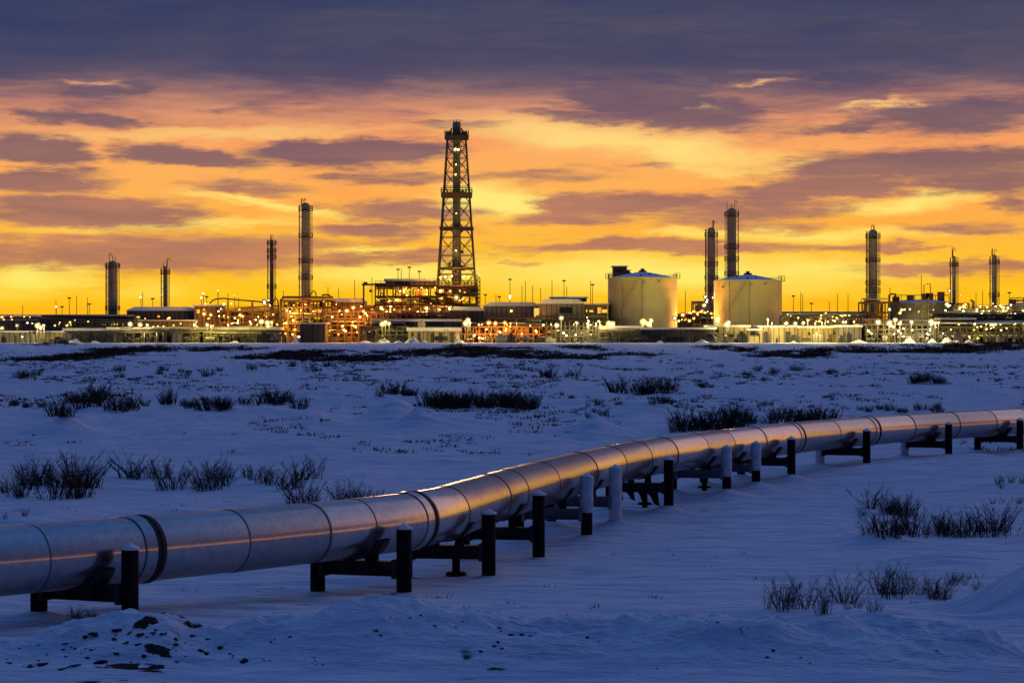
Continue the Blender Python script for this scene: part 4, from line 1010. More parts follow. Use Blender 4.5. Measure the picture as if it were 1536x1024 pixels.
line('gooseneck_pipe', 'hooked pipe loop on the right flank of the tall banded column', [(463, 446), (468, 438), (471, 436), (474, 440), (474, 448)], .18, M_RUST, 704)
line('gooseneck_pipe', 'stubby pipe arch on the roof right of the banded column', [(483, 448), (483, 443), (486, 442), (493, 442), (496, 445)], .25, M_RUST, 698)
line('gooseneck_pipe', 'square pipe arch between the round-topped column and low wide tank', [(1334, 458), (1334, 442), (1336, 441), (1343, 441), (1344, 452)], .3, M_RUST, 706)
line('gooseneck_pipe', 'slim twin-legged vent loop on the low wide tank', [(1386, 450), (1386, 427), (1391, 426), (1395, 425), (1397, 450)], .12, M_RUST, 712)
line('gooseneck_pipe', 'bent pipe with a knob between the two thin right-hand stacks', [(1460, 478), (1460, 452), (1456, 450.5)], .4, M_SHELLD, 700)
line('gooseneck_pipe', 'pipe arch at the right edge above the cut-off tank', [(1521, 457), (1521, 452), (1523, 451), (1536, 450.5), (1560, 450)], .25, M_RUST, 700)
line('gooseneck_pipe', 'horizontal pipe from the round-topped column to the low wide tank', [(1296, 453), (1330, 453.5), (1350, 453)], .3, M_RUST, 702, [(1297, 451), (1322, 453)])

# stair tower on the low tank
stt = thing('stair_tower', 'pale stair tower against the front of the low wide tank', 'stair tower', (wx(1388, 696), 696, PAD))
m = MB()
for k in range(6):
    a = 478 - k * 5; m.bar((wx(1383.5, 696), 696, wz(a, 696)), (wx(1392.5, 696), 696, wz(a - 5, 696)), .2); m.bar((wx(1383, 696), 696.5, wz(a, 696)), (wx(1393, 696), 696.5, wz(a, 696)), .25)
m.build('flights', M_STEEL, stt)
for a in (1383, 1393): MB().bar((wx(a, 696), 696, PAD), (wx(a, 696), 696, wz(446, 696)), .4).build('post', M_STEEL, stt)

# ------------------------------------------------------------------ thin masts against the sky
MAST = [(34, 458, 0), (84, 450, 0), (93, 461, 1), (104, 448, 1), (115, 444, 0), (131, 446, 0), (134, 457, 1), (214, 438, 0), (229, 449, 1), (327, 437, 0), (310, 446, 1), (342, 440, 0), (425, 436, 0), (492, 430, 0), (508, 432, 0), (532, 419, 0),
        (597, 405, 1), (602, 403, 0), (614, 402, 1), (629, 408, 1), (728, 443, 1), (744, 441, 0), (749, 446, 1), (765, 420, 1), (783, 428, 0), (788, 421, 0), (799, 428, 0), (811, 432, 0), (828, 420, 0), (846, 422, 1), (850, 430, 0), (886, 421, 0), (889, 428, 1),
        (1028, 436, 0), (1190, 445, 1), (1201, 438, 0), (1204, 441, 0), (1217, 456, 1), (1256, 440, 0), (1272, 441, 0), (1292, 447, 0), (1335, 431, 0), (1382, 412, 0), (1464, 438, 0), (1514, 440, 1), (1474, 436, 0), (1408, 440, 0), (358, 446, 0), (558, 416, 0), (1244, 452, 0)]
MAST.sort(); seen = {}
def near_name(px):
    marks = [(0, 'the far left block'), (169, 'the stout far-left column'), (248, 'the slim short stack'), (345, 'the arched pipe bridge'), (458, 'the tall banded column'), (530, 'the jib crane'), (600, 'the rig roof'), (685, 'the derrick'),
             (765, 'the grey hall roof'), (850, 'the big gabled hall'), (963, 'the left tank'), (1040, 'the gap between the tanks'), (1121, 'the right tank'), (1235, 'the yellow building'), (1309, 'the round-topped column'), (1380, 'the low wide tank'), (1450, 'the gap between the thin right stacks'), (1500, 'the farthest right stack')]
    return min(marks, key=lambda q: abs(q[0] - px))[1]
for px, py, k in MAST:
    D = 735; x = wx(px, D); nn_ = near_name(px); seen[nn_] = seen.get(nn_, 0) + 1
    t = thing('mast', ('headed' if k else 'bare') + ' thin mast, ' + ORD[seen[nn_] - 1] + ' from left by ' + nn_, 'mast', (x, D, PAD), 'thin masts against the sky')
    MB().tube([(x, D, PAD), (x, D, wz(py, D))], [.16, .08], 5).build('pole', M_RUST, t)
    if k: MB().box(x - .5, x + .5, D - .3, D + .3, wz(py, D), wz(py, D) + .4).build('head', M_DARK, t)

# ------------------------------------------------------------------ lamps
rl_ = random.Random(77)
M_HALO = mat('dark_halo_dish', (.045, .042, .038), .8, 0, .2, 2, spec=.05)  # dark surface for the added dishes that imitate lamp glow
def lamps(where, kind, D, pts, power=500, size=.42, pole=True, light=True):
    pts = sorted(pts); cn = {'w': 'warm white', 'o': 'orange', 'y': 'yellow', 'c': 'white'}[kind]
    for i, (px, py) in enumerate(pts):
        x, z = wx(px, D), wz(py, D)
        which = ('' if len(pts) == 1 else (ORD[i] + ' from left ' if len(pts) > 2 else ('left one of two ' if i == 0 else 'right one of two ')))
        t = thing('floodlight', f'{cn} lamp, {which}{where}', 'lamp', (x, D, PAD if pole else z), 'glowing lamps of the plant')
        if pole: MB().bar((x, D + .5, PAD), (x, D + .5, z + .3), .16).build('pole', M_STEEL, t)
        else: MB().bar((x, D + .2, z), (x, D + 1.0, z + .2), .14).build('bracket', M_DARK, t)
        h = MB(); h.box(x - size * .8, x + size * .8, D + .1, D + .7, z + size * .7, z + size * .85); h.build('lamp_hood', M_DARK, t)
        if light: rd = size * 1.75; MB().lathe(x, z, [(.06, D + .46), (rd * .6, D + .40), (rd, D + .22), (rd, D + .27), (rd * .6, D + .47), (.06, D + .53)], 14, axis='y', cap=False).build('halo_dish', M_HALO, t)  # added dish behind the bulb, lit by it to imitate a glow halo
        size *= rl_.uniform(.62, .95); MB().sphere(x, D, z, size, 10, 6, .8).build('bulb', M_LAMP[kind], t)
        if light:
            l = bpy.data.lights.new('floodlight_beam', 'POINT'); l.energy = power; l.color = LC[kind][1]; l.shadow_soft_size = size * 1.05
            lo = bpy.data.objects.new('floodlight_beam', l); COL.objects.link(lo); lo.parent = t
            b = Vector(t['_o']); lo.location = (x - b.x, D - .9 - b.y, z - b.z - .1)
lamps('along the far left roof edge', 'o', 702, [(3, 475.5), (17, 475), (36, 475), (45, 475.5)], 400, .38, False)
lamps('on the double-headed post by the cream garage', 'w', 648, [(56, 488), (65.5, 488), (61, 492)], 1300, .5)
lamps('at the front left corner of the view', 'y', 650, [(3, 492), (25.5, 488)], 500, .42)
lamps('low in front of the grey workshop', 'c', 648, [(33.5, 505)], 200, .28)
lamps('on a mast left of the stout column', 'c', 730, [(84, 460)], 100, .38, True, False)
lamps('on the front eave of the long shed, left end', 'w', 650, [(195, 486), (210, 487), (221, 487.5)], 1500, .46)
lamps('on masts around the slim short stack', 'c', 728, [(211, 445.5), (242, 442)], 150, .42, True, False)
lamps('on the skyline above the arched pipe bridge', 'c', 728, [(302, 446.5), (305, 440), (327, 436), (352, 443.5), (379, 448.5)], 150, .40, True, False)
lamps('by the foot of the thin stack', 'c', 700, [(396, 452), (397, 455), (403, 450)], 200, .42, False)
lamps('on the front of the compressor house', 'o', 684, [(306, 470.5), (316, 472), (336, 473.5)], 900, .5)
lamps('under the lower pipe bridge', 'o', 680, [(360, 472.5), (364, 474)], 800, .4)
lamps('over the middle of the long shed roof', 'y', 649, [(292, 487), (310.5, 487), (317, 489), (342, 487), (375, 482.5)], 1100, .42)
lamps('clustered left of the inverted-U pipe', 'y', 664, [(391.5, 482), (401, 484), (407.5, 483), (402, 490)], 1500, .5)
lamps('inside the brown module around the banded column', 'o', 681, [(429, 461), (431, 466), (474, 460.5), (486.5, 464.5), (494.5, 466)], 1200, .46, False)
lamps('in front of the vessel house', 'o', 664, [(520, 466), (530, 461), (545, 466.5), (551, 473)], 1300, .48)
lamps('low post lamp before the black block', 'o', 650, [(514, 489)], 900, .44)
lamps('in the lower storey of the rig', 'o', 695, [(572, 461.5), (575, 465), (586, 459.5), (591, 465), (580, 467), (615, 463)], 1100, .44, False)
lamps('in the upper storey of the rig', 'o', 697, [(600, 437), (604, 449), (629, 434), (640, 435), (640, 441), (649, 434)], 1000, .44, False)
lamps('glaring on the rig wall', 'o', 692, [(640, 462), (640, 467)], 1600, .55, False)
lamps('greenish pair on the skid front', 'y', 650, [(578, 483), (573, 486), (583.5, 485.5)], 1300, .48)
lamps('inside the derrick foot', 'o', 692, [(661, 436), (668, 415), (674, 443), (675, 437), (695, 415), (697, 414)], 1500, .5, False)
lamps('big greenish lamp at the derrick foot', 'y', 682, [(684.5, 446)], 1200, .62, False)
lamps('strung up the central stack of the derrick', 'y', 694.5, [(683, 224), (684, 247), (683.5, 262), (684.5, 320), (684, 376)], 260, .55, False)
lamps('beside the top string lamp of the derrick', 'y', 694.5, [(687.5, 224.5)], 150, .45, False)
lamps('white cluster right of the derrick on the skid', 'w', 650, [(698, 485), (702, 479.5), (705, 484.5)], 1500, .48)
lamps('along the orange pipe rack', 'o', 653, [(733, 484), (743, 485), (757, 484), (766, 485), (775, 484.5)], 1300, .46)
lamps('on a mast over the grey hall', 'c', 730, [(765, 444), (765, 447.5)], 120, .40, True, False)
lamps('on the wall of the grey hall', 'o', 680, [(767, 466), (806, 476)], 600, .44, False)
lamps('left of the left tank', 'w', 647, [(835, 488), (842, 476.5), (865, 484), (881, 485), (883.5, 482), (894, 485), (900, 485)], 1300, .46)
lamps('at the left foot of the left tank', 'y', 664, [(913, 485), (919, 486)], 2600, .5)
lamps('in front of the left tank', 'y', 656, [(964.5, 482.5), (973, 486), (977, 480.5)], 3600, .52)
lamps('at the right foot of the left tank', 'y', 664, [(1012, 477)], 700, .42)
lamps('on the front of the house between the tanks', 'o', 690, [(1024, 472), (1034, 481), (1040, 467), (1046, 471), (1054, 466)], 1100, .44, False)
lamps('up the frame beside the shorter column', 'c', 700, [(1056, 458), (1058, 445), (1060, 453), (1061, 450), (1069, 446)], 250, .46, False)
lamps('at the left foot of the right tank', 'y', 664, [(1076, 481), (1076.5, 477.5)], 2400, .5)
lamps('in front of the right tank', 'w', 651, [(1090.5, 487), (1093, 483), (1152, 479.5), (1158, 484.5)], 2600, .48)
lamps('on the roof line right of the right tank', 'w', 648, [(1179, 485), (1193, 485), (1205, 484), (1212, 480), (1217, 490), (1223, 485), (1228, 490), (1233, 484), (1238, 482)], 1100, .46)
lamps('orange row behind the grey store', 'o', 684, [(1261, 471.5), (1267, 472.5), (1274, 472.5), (1286.5, 471.5)], 1100, .52)
lamps('low over the grey store roof', 'w', 650, [(1265, 483), (1269, 482.5), (1281, 482.5)], 500, .34)
lamps('in the bright cluster below the round-topped column', 'w', 646, [(1317, 483), (1334, 484.5), (1343, 479.5), (1350, 485), (1367.5, 483)], 2000, .56)
lamps('on the face of the low wide tank', 'y', 692, [(1334, 464), (1350, 469.5), (1352, 464.5), (1357, 464), (1365, 463.5), (1378, 467.5), (1400, 464.5)], 500, .38, False)
lamps('low right of the bright cluster', 'w', 648, [(1396.5, 481.5), (1397, 486), (1403, 484.5), (1408, 484)], 1000, .44)
lamps('around the foot of the spiked thin stack', 'w', 690, [(1420, 456), (1422, 459), (1425, 458), (1424, 436), (1441, 443)], 350, .44, False)
lamps('in the small frame right of the low wide tank', 'o', 694, [(1440, 461), (1448, 460.5), (1448, 456)], 800, .5, False)
lamps('between the two thin right stacks', 'w', 684, [(1445, 466.5), (1456.5, 468), (1465, 464), (1468.5, 468.5), (1475, 466), (1480, 469), (1484, 466)], 600, .44, False)
lamps('around the foot of the farthest right stack', 'y', 684, [(1497, 468), (1500, 468.5), (1503, 460.5), (1506, 460.5), (1505, 465), (1510, 465.5), (1513, 470), (1515, 474), (1517, 466), (1510.5, 478.5)], 420, .40, False)
lamps('low along the right edge rack', 'y', 650, [(1467, 507), (1462, 486), (1479, 486), (1523, 485), (1535, 485)], 500, .34)

# small work lights scattered through the steelwork
def work_lights(where, kinds, D, x0, x1, y0, y1, n, seed, power=0):
    rg = random.Random(seed)
    pts = sorted((rg.uniform(x0, x1), rg.uniform(y0, y1), rg.choice(kinds)) for _ in range(n))
    for i, (px, py, k) in enumerate(pts):
        x, z = wx(px, D), wz(py, D); cn = {'w': 'warm', 'o': 'orange', 'y': 'yellow', 'c': 'white'}[k]; r = rg.uniform(.15, .33)
        t = thing('work_light', f'small {cn} work light, {ORD[i]} from left {where}', 'lamp', (x, D, z), 'small work lights in the steelwork')
        MB().sphere(x, D, z, r, 8, 5, .8).build('bulb', M_LAMP[k], t)
        MB().bar((x, D + .1, z), (x, D + .5, z + .3), .12).build('bracket', M_DARK, t)
        if power and i % 3 == 0:
            l = bpy.data.lights.new('work_light_beam', 'POINT'); l.energy = power; l.color = LC[k][1]; l.shadow_soft_size = .3
            lo = bpy.data.objects.new('work_light_beam', l); COL.objects.link(lo); lo.parent = t; lo.location = (0, -.7, 0)
work_lights('on the far left block', 'wyy', 674, 0, 190, 479, 491, 12, 1)
work_lights('on the turbine hall side', 'yyo', 676, 190, 300, 474, 491, 11, 2)
work_lights('under the arched pipe bridge', 'oyo', 684, 300, 420, 455, 490, 24, 3, 900)
work_lights('in the banded column module', 'ooy', 675, 423, 497, 452, 505, 22, 4, 900)
work_lights('before the vessel house', 'oo', 666, 497, 556, 456, 503, 18, 5, 900)
work_lights('across the rig structure', 'ooy', 694, 560, 655, 430, 477, 28, 6, 1100)
work_lights('across the derrick foot', 'ooy', 690, 656, 716, 410, 476, 18, 7, 1100)
work_lights('along the orange rack', 'oow', 655, 695, 816, 486, 508, 20, 8, 700)
work_lights('in the pale post tangle', 'wy', 652, 822, 905, 476, 505, 14, 9, 200)
work_lights('in the house between the tanks', 'oo', 694, 1016, 1070, 464, 484, 14, 10, 200)
work_lights('behind the yellow building', 'yo', 670, 1174, 1300, 469, 484, 16, 11, 250)
work_lights('in the bright cluster', 'wwc', 650, 1302, 1398, 480, 505, 20, 12, 300)
work_lights('round the thin right stacks', 'woy', 686, 1418, 1536, 455, 480, 28, 13, 250)
work_lights('in the dark right rack', 'yyw', 653, 1400, 1536, 484, 507, 22, 14, 120)

# ------------------------------------------------------------------ snow piles, marker posts, vehicles on the pad edge
PILES = [(112, 26, 6), (142, 22, 4), (548, 26, 4), (575, 26, 7), (597, 16, 4), (620, 26, 9), (636, 14, 5), (690, 18, 5), (722, 12, 2), (1052, 26, 5), (1288, 30, 5), (1364, 22, 8), (1398, 18, 7), (1422, 28, 9), (1436, 14, 4), (1453, 18, 5), (990, 18, 4), (1190, 12, 3), (352, 22, 3)]
for i, (px, w, h) in enumerate(PILES):
    D = 646.; x = wx(px, D); R = w / 2 * D / F * 1.15; Hh = (h + .5) * D / F * .8; m = MB(); rg = random.Random(i + 50); n, k_ = 22, 7; vs = []; fs = []
    for j in range(k_ + 1):
        f = j / k_
        for q in range(n):
            a = 2 * math.pi * q / n; wob = 1 + .6 * float(vnoise(math.cos(a) * 1.5 + i * 3.1, math.sin(a) * 1.5 + f * 2, 3))
            rr_ = R * (1 - f) * wob
            vs.append((x + rr_ * math.cos(a), D + rr_ * .6 * math.sin(a), PAD - .15 + Hh * (math.cos(math.pi * (1 - f) / 1) * .5 + .5) * (1 + .8 * float(fbm(q * .45 + i, f * 4, 3, 7)))))
    for j in range(k_):
        for q in range(n): q2 = (q + 1) % n; fs.append((j * n + q, j * n + q2, (j + 1) * n + q2, (j + 1) * n + q))
    m._add(vs, fs, True); o = m.build('snow_pile', M_SNOW, origin=(x, D, PAD))
    tag(o, ('tall' if h > 6 else 'low') + ' snow heap before ' + near_name(px) + ', ' + ORD[[p[0] for p in sorted(PILES)].index(px)] + ' from left', 'snow pile', 'heaps of ploughed snow')
for i, px in enumerate([45, 303, 428, 650, 940, 1000, 1092, 1106, 1139, 1318, 1345, 1428]):
    D = 641; x = wx(px, D); t = thing('marker_post', 'thin marker post near ' + near_name(px) + ', ' + ORD[i] + ' from left', 'post', (x, D, PAD), 'marker posts on the pad edge')
    MB().bar((x, D, PAD - .6), (x, D, wz(502 if i % 3 else 498, D)), .22).build('post', M_BLACK, t); MB().box(x - .2, x + .2, D - .2, D + .2, wz(502 if i % 3 else 498, D), wz(501.3 if i % 3 else 497.3, D)).build('cap', M_DARK, t)
def vehicle(name, label, px, w, h, D, paint, kind):
    x = wx(px, D); L_ = w * D / F; Hh = h * D / F; z = PAD; t = thing(name, label, 'vehicle', (x, D, PAD)); x0 = x - L_ / 2
    wr = Hh * .19; bw = 2.3
    if kind == 'pickup':
        MB().prism([(x0, z + wr * .9), (x0 + L_, z + wr * .9), (x0 + L_, z + Hh * .55), (x0 + L_ * .68, z + Hh * .58), (x0 + L_ * .60, z + Hh), (x0 + L_ * .36, z + Hh), (x0 + L_ * .32, z + Hh * .58), (x0, z + Hh * .55)], D, D + bw).build('body', paint, t)
        MB().prism([(x0 + L_ * .39, z + Hh * .62), (x0 + L_ * .63, z + Hh * .62), (x0 + L_ * .585, z + Hh * .93), (x0 + L_ * .40, z + Hh * .93)], D - .02, D - .004).build('side_window', M_GLASS, t)
        ws = (.18, .80)
    elif kind == 'truck':
        MB().prism([(x0 + L_ * .66, z + wr), (x0 + L_, z + wr), (x0 + L_, z + Hh * .5), (x0 + L_ * .93, z + Hh * .85), (x0 + L_ * .66, z + Hh * .85)], D, D + bw).build('cab', paint, t)
        MB().box(x0, x0 + L_ * .63, D - .1, D + bw + .1, z + wr * 1.6, z + Hh).build('cargo_box', M_TRUCKR, t)
        MB().prism([(x0 + L_ * .74, z + Hh * .52), (x0 + L_ * .95, z + Hh * .52), (x0 + L_ * .91, z + Hh * .78), (x0 + L_ * .74, z + Hh * .78)], D - .02, D - .004).build('side_window', M_GLASS, t)
        MB().box(x0 + L_ * .05, x0 + L_ * .95, D + .3, D + bw - .3, z + wr * .9, z + wr * 1.55).build('chassis', M_DARK, t); ws = (.14, .34, .84)
    else:
        MB().prism([(x0 + L_ * .3, z + wr * 1.2), (x0 + L_, z + wr * 1.2), (x0 + L_, z + Hh * .55), (x0 + L_ * .72, z + Hh * .62), (x0 + L_ * .70, z + Hh), (x0 + L_ * .45, z + Hh), (x0 + L_ * .42, z + Hh * .5), (x0 + L_ * .3, z + Hh * .4)], D, D + bw).build('body', paint, t)
        MB().prism([(x0 + L_ * .48, z + Hh * .62), (x0 + L_ * .67, z + Hh * .62), (x0 + L_ * .67, z + Hh * .93), (x0 + L_ * .49, z + Hh * .93)], D - .02, D - .004).build('cab_window', M_GLASS, t)
        a = MB(); a.bar((x0 + L_ * .5, D + .5, z + Hh * .45), (x0 + L_ * .18, D + .5, z + Hh * .55), .3); a.bar((x0 + L_ * .18, D + .5, z + Hh * .55), (x0 + L_ * .08, D + .5, z + .5), .3); a.build('boom', M_DARK, t)
        MB().prism([(x0, z + .15), (x0 + L_ * .16, z + .15), (x0 + L_ * .14, z + Hh * .35), (x0 + L_ * .08, z + Hh * .12)], D - .3, D + bw + .3).build('bucket', M_DARK, t); ws = (.42, .84)
    for f in ws:
        for yy in (D - .06, D + bw - .25):
            wh = MB().lathe(x0 + L_ * f, z + wr, [(wr, yy), (wr, yy + .3)], 16, axis='y').build('wheel', M_TYRE, t)
            MB().lathe(x0 + L_ * f, z + wr, [(wr * .5, yy - .02), (wr * .5, yy + .02)], 10, axis='y').build('rim', M_STEEL, wh)
vehicle('wheel_loader', 'dark loader with raised front arm parked before the cream garage', 84, 24, 9, 647, M_TRUCK, 'loader')
vehicle('wheel_loader', 'dark loader parked before the left end of the long shed', 188, 22, 9, 646, M_TRUCK, 'loader')
vehicle('pickup_truck', 'dark pickup parked before the lit pump house', 905, 22, 7, 647, M_TRUCK, 'pickup')
vehicle('pickup_truck', 'dark pickup parked under the snow roof between the tanks', 975, 20, 8, 646, M_TRUCK, 'pickup')
vehicle('box_truck', 'large brown box truck at the lit wall left of the right tank', 1055, 30, 16, 648, M_TRUCK, 'truck')
vehicle('pickup_truck', 'dark pickup among the yellow-lit pipes left of the left tank', 888, 22, 7, 648, M_TRUCK, 'pickup')

# ------------------------------------------------------------------ bare willow shrubs
M_TWIG = mat('bare_twig', (.036, .027, .020), .85, 0, .4, 6)
M_GRASS = mat('dead_grass', (.05, .038, .027), .9, 0, .4, 1)
def shrub_mesh(name, seed, stems, thick, spread, fork=3, droop=.2):
    """unit-height shrub: many thin stems fanning from the snow, each forking into twigs"""
    rg = random.Random(seed); m = MB()
    for i in range(stems):
        a = rg.uniform(0, 6.283); b = rg.uniform(0, 1) ** .7 * .5 * spread
        x0, y0 = b * math.cos(a), b * math.sin(a)
        h = rg.uniform(.3, 1.0) * (1 - .35 * b / (.5 * spread)); lean = rg.gauss(0, .42); la = a + rg.gauss(0, .7)
        out = rg.uniform(.05, .5) * h + abs(lean) * h * .4
        P = [(x0 + out * f ** 1.4 * math.cos(la) + rg.gauss(0, .045) * f, y0 + out * f ** 1.4 * math.sin(la) + rg.gauss(0, .045) * f, h * f - .06) for f in (0, .35, .7, 1)]
        t = thick * rg.uniform(.45, 1.15)
        m.tube(P, [t * 1.3, t, t * .7, t * .25], 3)
        for k in range(rg.randint(fork, fork + 4)):
            f = rg.uniform(.25, .9); j = min(int(f * 3), 2); q = Vector(P[j]).lerp(Vector(P[j + 1]), f * 3 - j)
            ta = la + rg.uniform(-1.6, 1.6); l = rg.uniform(.12, .32) * h
            e = q + Vector((math.cos(ta) * l * .6, math.sin(ta) * l * .6, l * rg.uniform(.5, 1.0)))
            mid = q.lerp(e, .5) + Vector((rg.gauss(0, .015), rg.gauss(0, .015), -.01))
            m.tube([q, mid, e], [t * .6, t * .45, t * .2], 3)
            if rg.random() < .5:
                e2 = mid + Vector((math.cos(ta + 1) * l * .4, math.sin(ta + 1) * l * .4, l * .45)); m.tube([mid, e2], [t * .4, t * .15], 3)
    me = bpy.data.meshes.new(name); me.from_pydata(m.v, [], m.f); me.polygons.foreach_set('use_smooth', m.sm); me.materials.append(M_TWIG); me.update()
    return me
NEARM = [shrub_mesh('shrub_twigs', 100 + i, (34, 24, 42, 14)[i], .0068, (.5, .35, .6, .25)[i], 4) for i in range(4)]
MIDM = [shrub_mesh('shrub_twigs', 200 + i, (40, 26, 52, 18)[i], .0095, (.7, .45, .9, .4)[i], 4) for i in range(4)]
FARM = [shrub_mesh('shrub_twigs', 300 + i, (60, 40, 76, 26)[i], .017, (1.0, .7, 1.4, .6)[i], 4) for i in range(4)]
SHRUBS = [  # description, x range, foot rows, height range (photo px), how many
    ('the dark thicket at the left edge', (4, 140), (728, 750), (34, 58), 13), ('the pair of weeds below the left thicket', (8, 38), (772, 779), (18, 22), 2),
    ('the loose row left of the pipe bend', (195, 478), (714, 736), (22, 48), 20), ('the clump behind the pipe left of its bend', (432, 585), (752, 766), (30, 50), 9),
    ('the far band across the left snowfield', (84, 462), (602, 618), (13, 33), 28), ('the low tufts at the far left edge', (2, 68), (606, 612), (8, 14), 6), ('the tall sprig of the far left band', (146, 150), (600, 603), (36, 38), 1), ('the crown of the left snow mound', (86, 108), (622, 626), (22, 30), 3),
    ('the black thicket in the middle of the snowfield', (642, 800), (609, 614), (20, 31), 24), ('the sparse tufts left of the middle thicket', (562, 625), (590, 595), (12, 22), 6), ('the slope clump right of the middle thicket', (922, 1008), (584, 592), (14, 30), 11),
    ('the small tufts beside the right drift', (968, 1000), (604, 608), (12, 18), 3), ('the dark mats below the pad centre', (806, 870), (562, 569), (9, 17), 6), ('the crown of the mound right of centre', (882, 904), (620, 626), (9, 14), 3),
    ('the hedge behind the pipe right of centre', (1008, 1092), (640, 648), (20, 42), 9), ('the hedge behind the far part of the pipe', (1104, 1262), (628, 637), (14, 28), 15), ('the low tufts behind the farthest pipe', (1290, 1440), (612, 620), (7, 14), 12),
    ('the dark clump on the right far drift', (1362, 1424), (573, 578), (10, 20), 7), ('the lone dark tuft right of centre', (1052, 1074), (580, 585), (10, 14), 3), ('the dark tuft on the left far slope', (30, 56), (563, 570), (11, 16), 3),
    ('the upper clump on the right snowfield', (1284, 1368), (762, 776), (26, 50), 9), ('the lower clump on the right snowfield', (1300, 1498), (795, 806), (28, 58), 19), ('the front row at lower right', (1142, 1312), (903, 920), (30, 66), 13), ('the dense tuft on the drift at lower right', (1322, 1416), (890, 900), (40, 72), 9),
    ('the wisps on the right front drift', (1428, 1475), (868, 890), (18, 28), 4), ('the scattered weeds at the right edge', (1478, 1534), (716, 756), (10, 20), 8), ('the weeds under the first pipe support', (112, 150), (922, 932), (16, 26), 3), ('the weed under the far pipe', (1438, 1446), (664, 668), (10, 12), 1),
    ('the thin scatter before the middle thicket', (850, 1000), (604, 612), (8, 12), 5), ('the tufts on the far slope right', (1120, 1260), (556, 566), (7, 11), 8), ('the tufts on the far slope left', (180, 330), (556, 566), (8, 13), 9), ('the tufts on the mid slope left of centre', (340, 560), (548, 562), (7, 12), 9)]
for desc, (xa, xb), (ya, yb), (ha, hb), n in SHRUBS:
    rg = random.Random(hash(desc) % 1000 if False else sum(map(ord, desc)))
    pts = sorted((xa + (xb - xa) * (min(1, max(0, (k + .5 + rg.gauss(0, 1.1)) / n))), rg.uniform(ya, yb), (ha * .7 + (hb - ha * .7) * rg.random() ** .9) * 1.18) for k in range(n))
    for k, (px, py, h) in enumerate(pts):
        x, y, z = gp(px, py); hh = h * y / F * 1.05
        me = rg.choice(NEARM if y < 62 else MIDM if y < 120 else FARM)
        o = bpy.data.objects.new('willow_shrub', me); COL.objects.link(o); o.location = (x, y, z)
        o.rotation_euler = (0, 0, rg.uniform(0, 6.28)); w = rg.uniform(.85, 1.3); o.scale = (hh * w, hh * w, hh)
        size = 'taller' if h > (ha + hb) / 2 else 'shorter'
        tag(o, f'{size} bare shrub, {ORD[k] + " from left " if n > 1 else ""}in {desc}', 'shrub', 'bare shrubs poking from the snow')

# ------------------------------------------------------------------ ground cover nobody could count
def cover(name, pts, hts, wid, blades, seed, fan=.5):
    rs = np.random.RandomState(seed); n = len(pts); N_ = n * blades
    P = np.repeat(np.asarray(pts), blades, 0); H = np.repeat(np.asarray(hts), blades) * rs.uniform(.4, 1.1, N_)
    W = np.repeat(np.asarray(wid), blades)
    a = rs.uniform(0, 6.283, N_); rad = np.sqrt(rs.rand(N_)) * np.repeat(np.asarray(hts), blades) * fan * 1.6
    bx = P[:, 0] + np.cos(a) * rad; by = P[:, 1] + np.sin(a) * rad; bz = P[:, 2] - .03
    lean = rs.normal(0, .35, (N_, 2)) + np.stack([np.cos(a), np.sin(a)], 1) * .3
    d = rs.uniform(0, 3.1416, N_); dx, dy = np.cos(d) * W, np.sin(d) * W
    v = np.zeros((N_, 5, 3))
    for k, (f, ww) in enumerate(((0, 1.), (0, -1.), (.55, .8), (.55, -.8), (1., 0))):
        v[:, k, 0] = bx + lean[:, 0] * H * f ** 1.5 + dx * ww; v[:, k, 1] = by + lean[:, 1] * H * f ** 1.5 + dy * ww; v[:, k, 2] = bz + H * f
    idx = np.arange(N_)[:, None] * 5
    tris = np.concatenate([idx + np.array([[0, 1, 3]]), idx + np.array([[0, 3, 2]]), idx + np.array([[2, 3, 4]])], 1).reshape(-1, 3)
    me = bpy.data.meshes.new(name); co = v.reshape(-1, 3)
    me.vertices.add(len(co)); me.vertices.foreach_set('co', co.ravel()); me.loops.add(tris.size); me.loops.foreach_set('vertex_index', tris.ravel())
    me.polygons.add(len(tris)); me.polygons.foreach_set('loop_start', np.arange(len(tris)) * 3); me.materials.append(M_GRASS); me.update(); me.validate()
    o = bpy.data.objects.new(name, me); COL.objects.link(o); return o
rs = np.random.RandomState(3)
# tussocks of the middle distance, thick in patches
n = 60000
yy = 1 / rs.uniform(1 / 560., 1 / 105., n); xx = rs.uniform(-1, 1, n) * yy * .24
patch = fbm(xx / 7., yy / 15., 3, 41) + .35 * fbm(xx / 1.8, yy / 3.5, 2, 44)
dens = np.clip((yy - 120) / 180., 0.0, 1)
pxs, pys = CX + F * xx / yy, HY + F * 4.6 / yy
keep = rs.rand(n) < np.clip(patch * 2.6 - .04, 0, 1) * (.05 + .55 * dens)
xx, yy = xx[keep], yy[keep]
pt = np.stack([xx, yy, ground_z(xx, yy)], 1)
h = rs.uniform(.10, .34, len(xx)) * (.65 + .5 * np.clip(yy / 300, 0, 1))
o = cover('tundra_grass', pt, h, .012 + .00011 * yy, 11, 5, 1.0)
tag(o, 'dead grass tussocks and low brush dotting the far snowfield', 'grass', kind='stuff')
# heath on the bare patches of the pad slope
n = 90000
yy = rs.uniform(430, 640, n); xx = rs.uniform(-1, 1, n) * yy * .24
bm_ = bare_mask(xx, yy); keep = rs.rand(n) < np.clip(bm_ * 1.3 - .15, 0, 1) * .5
xx, yy = xx[keep], yy[keep]
pt = np.stack([xx, yy, ground_z(xx, yy)], 1)
o = cover('heath', pt, rs.uniform(.25, .75, len(xx)), np.full(len(xx), .07), 6, 6, .9)
tag(o, 'dark heath covering bare patches of the slope below the plant', 'heath', kind='stuff')
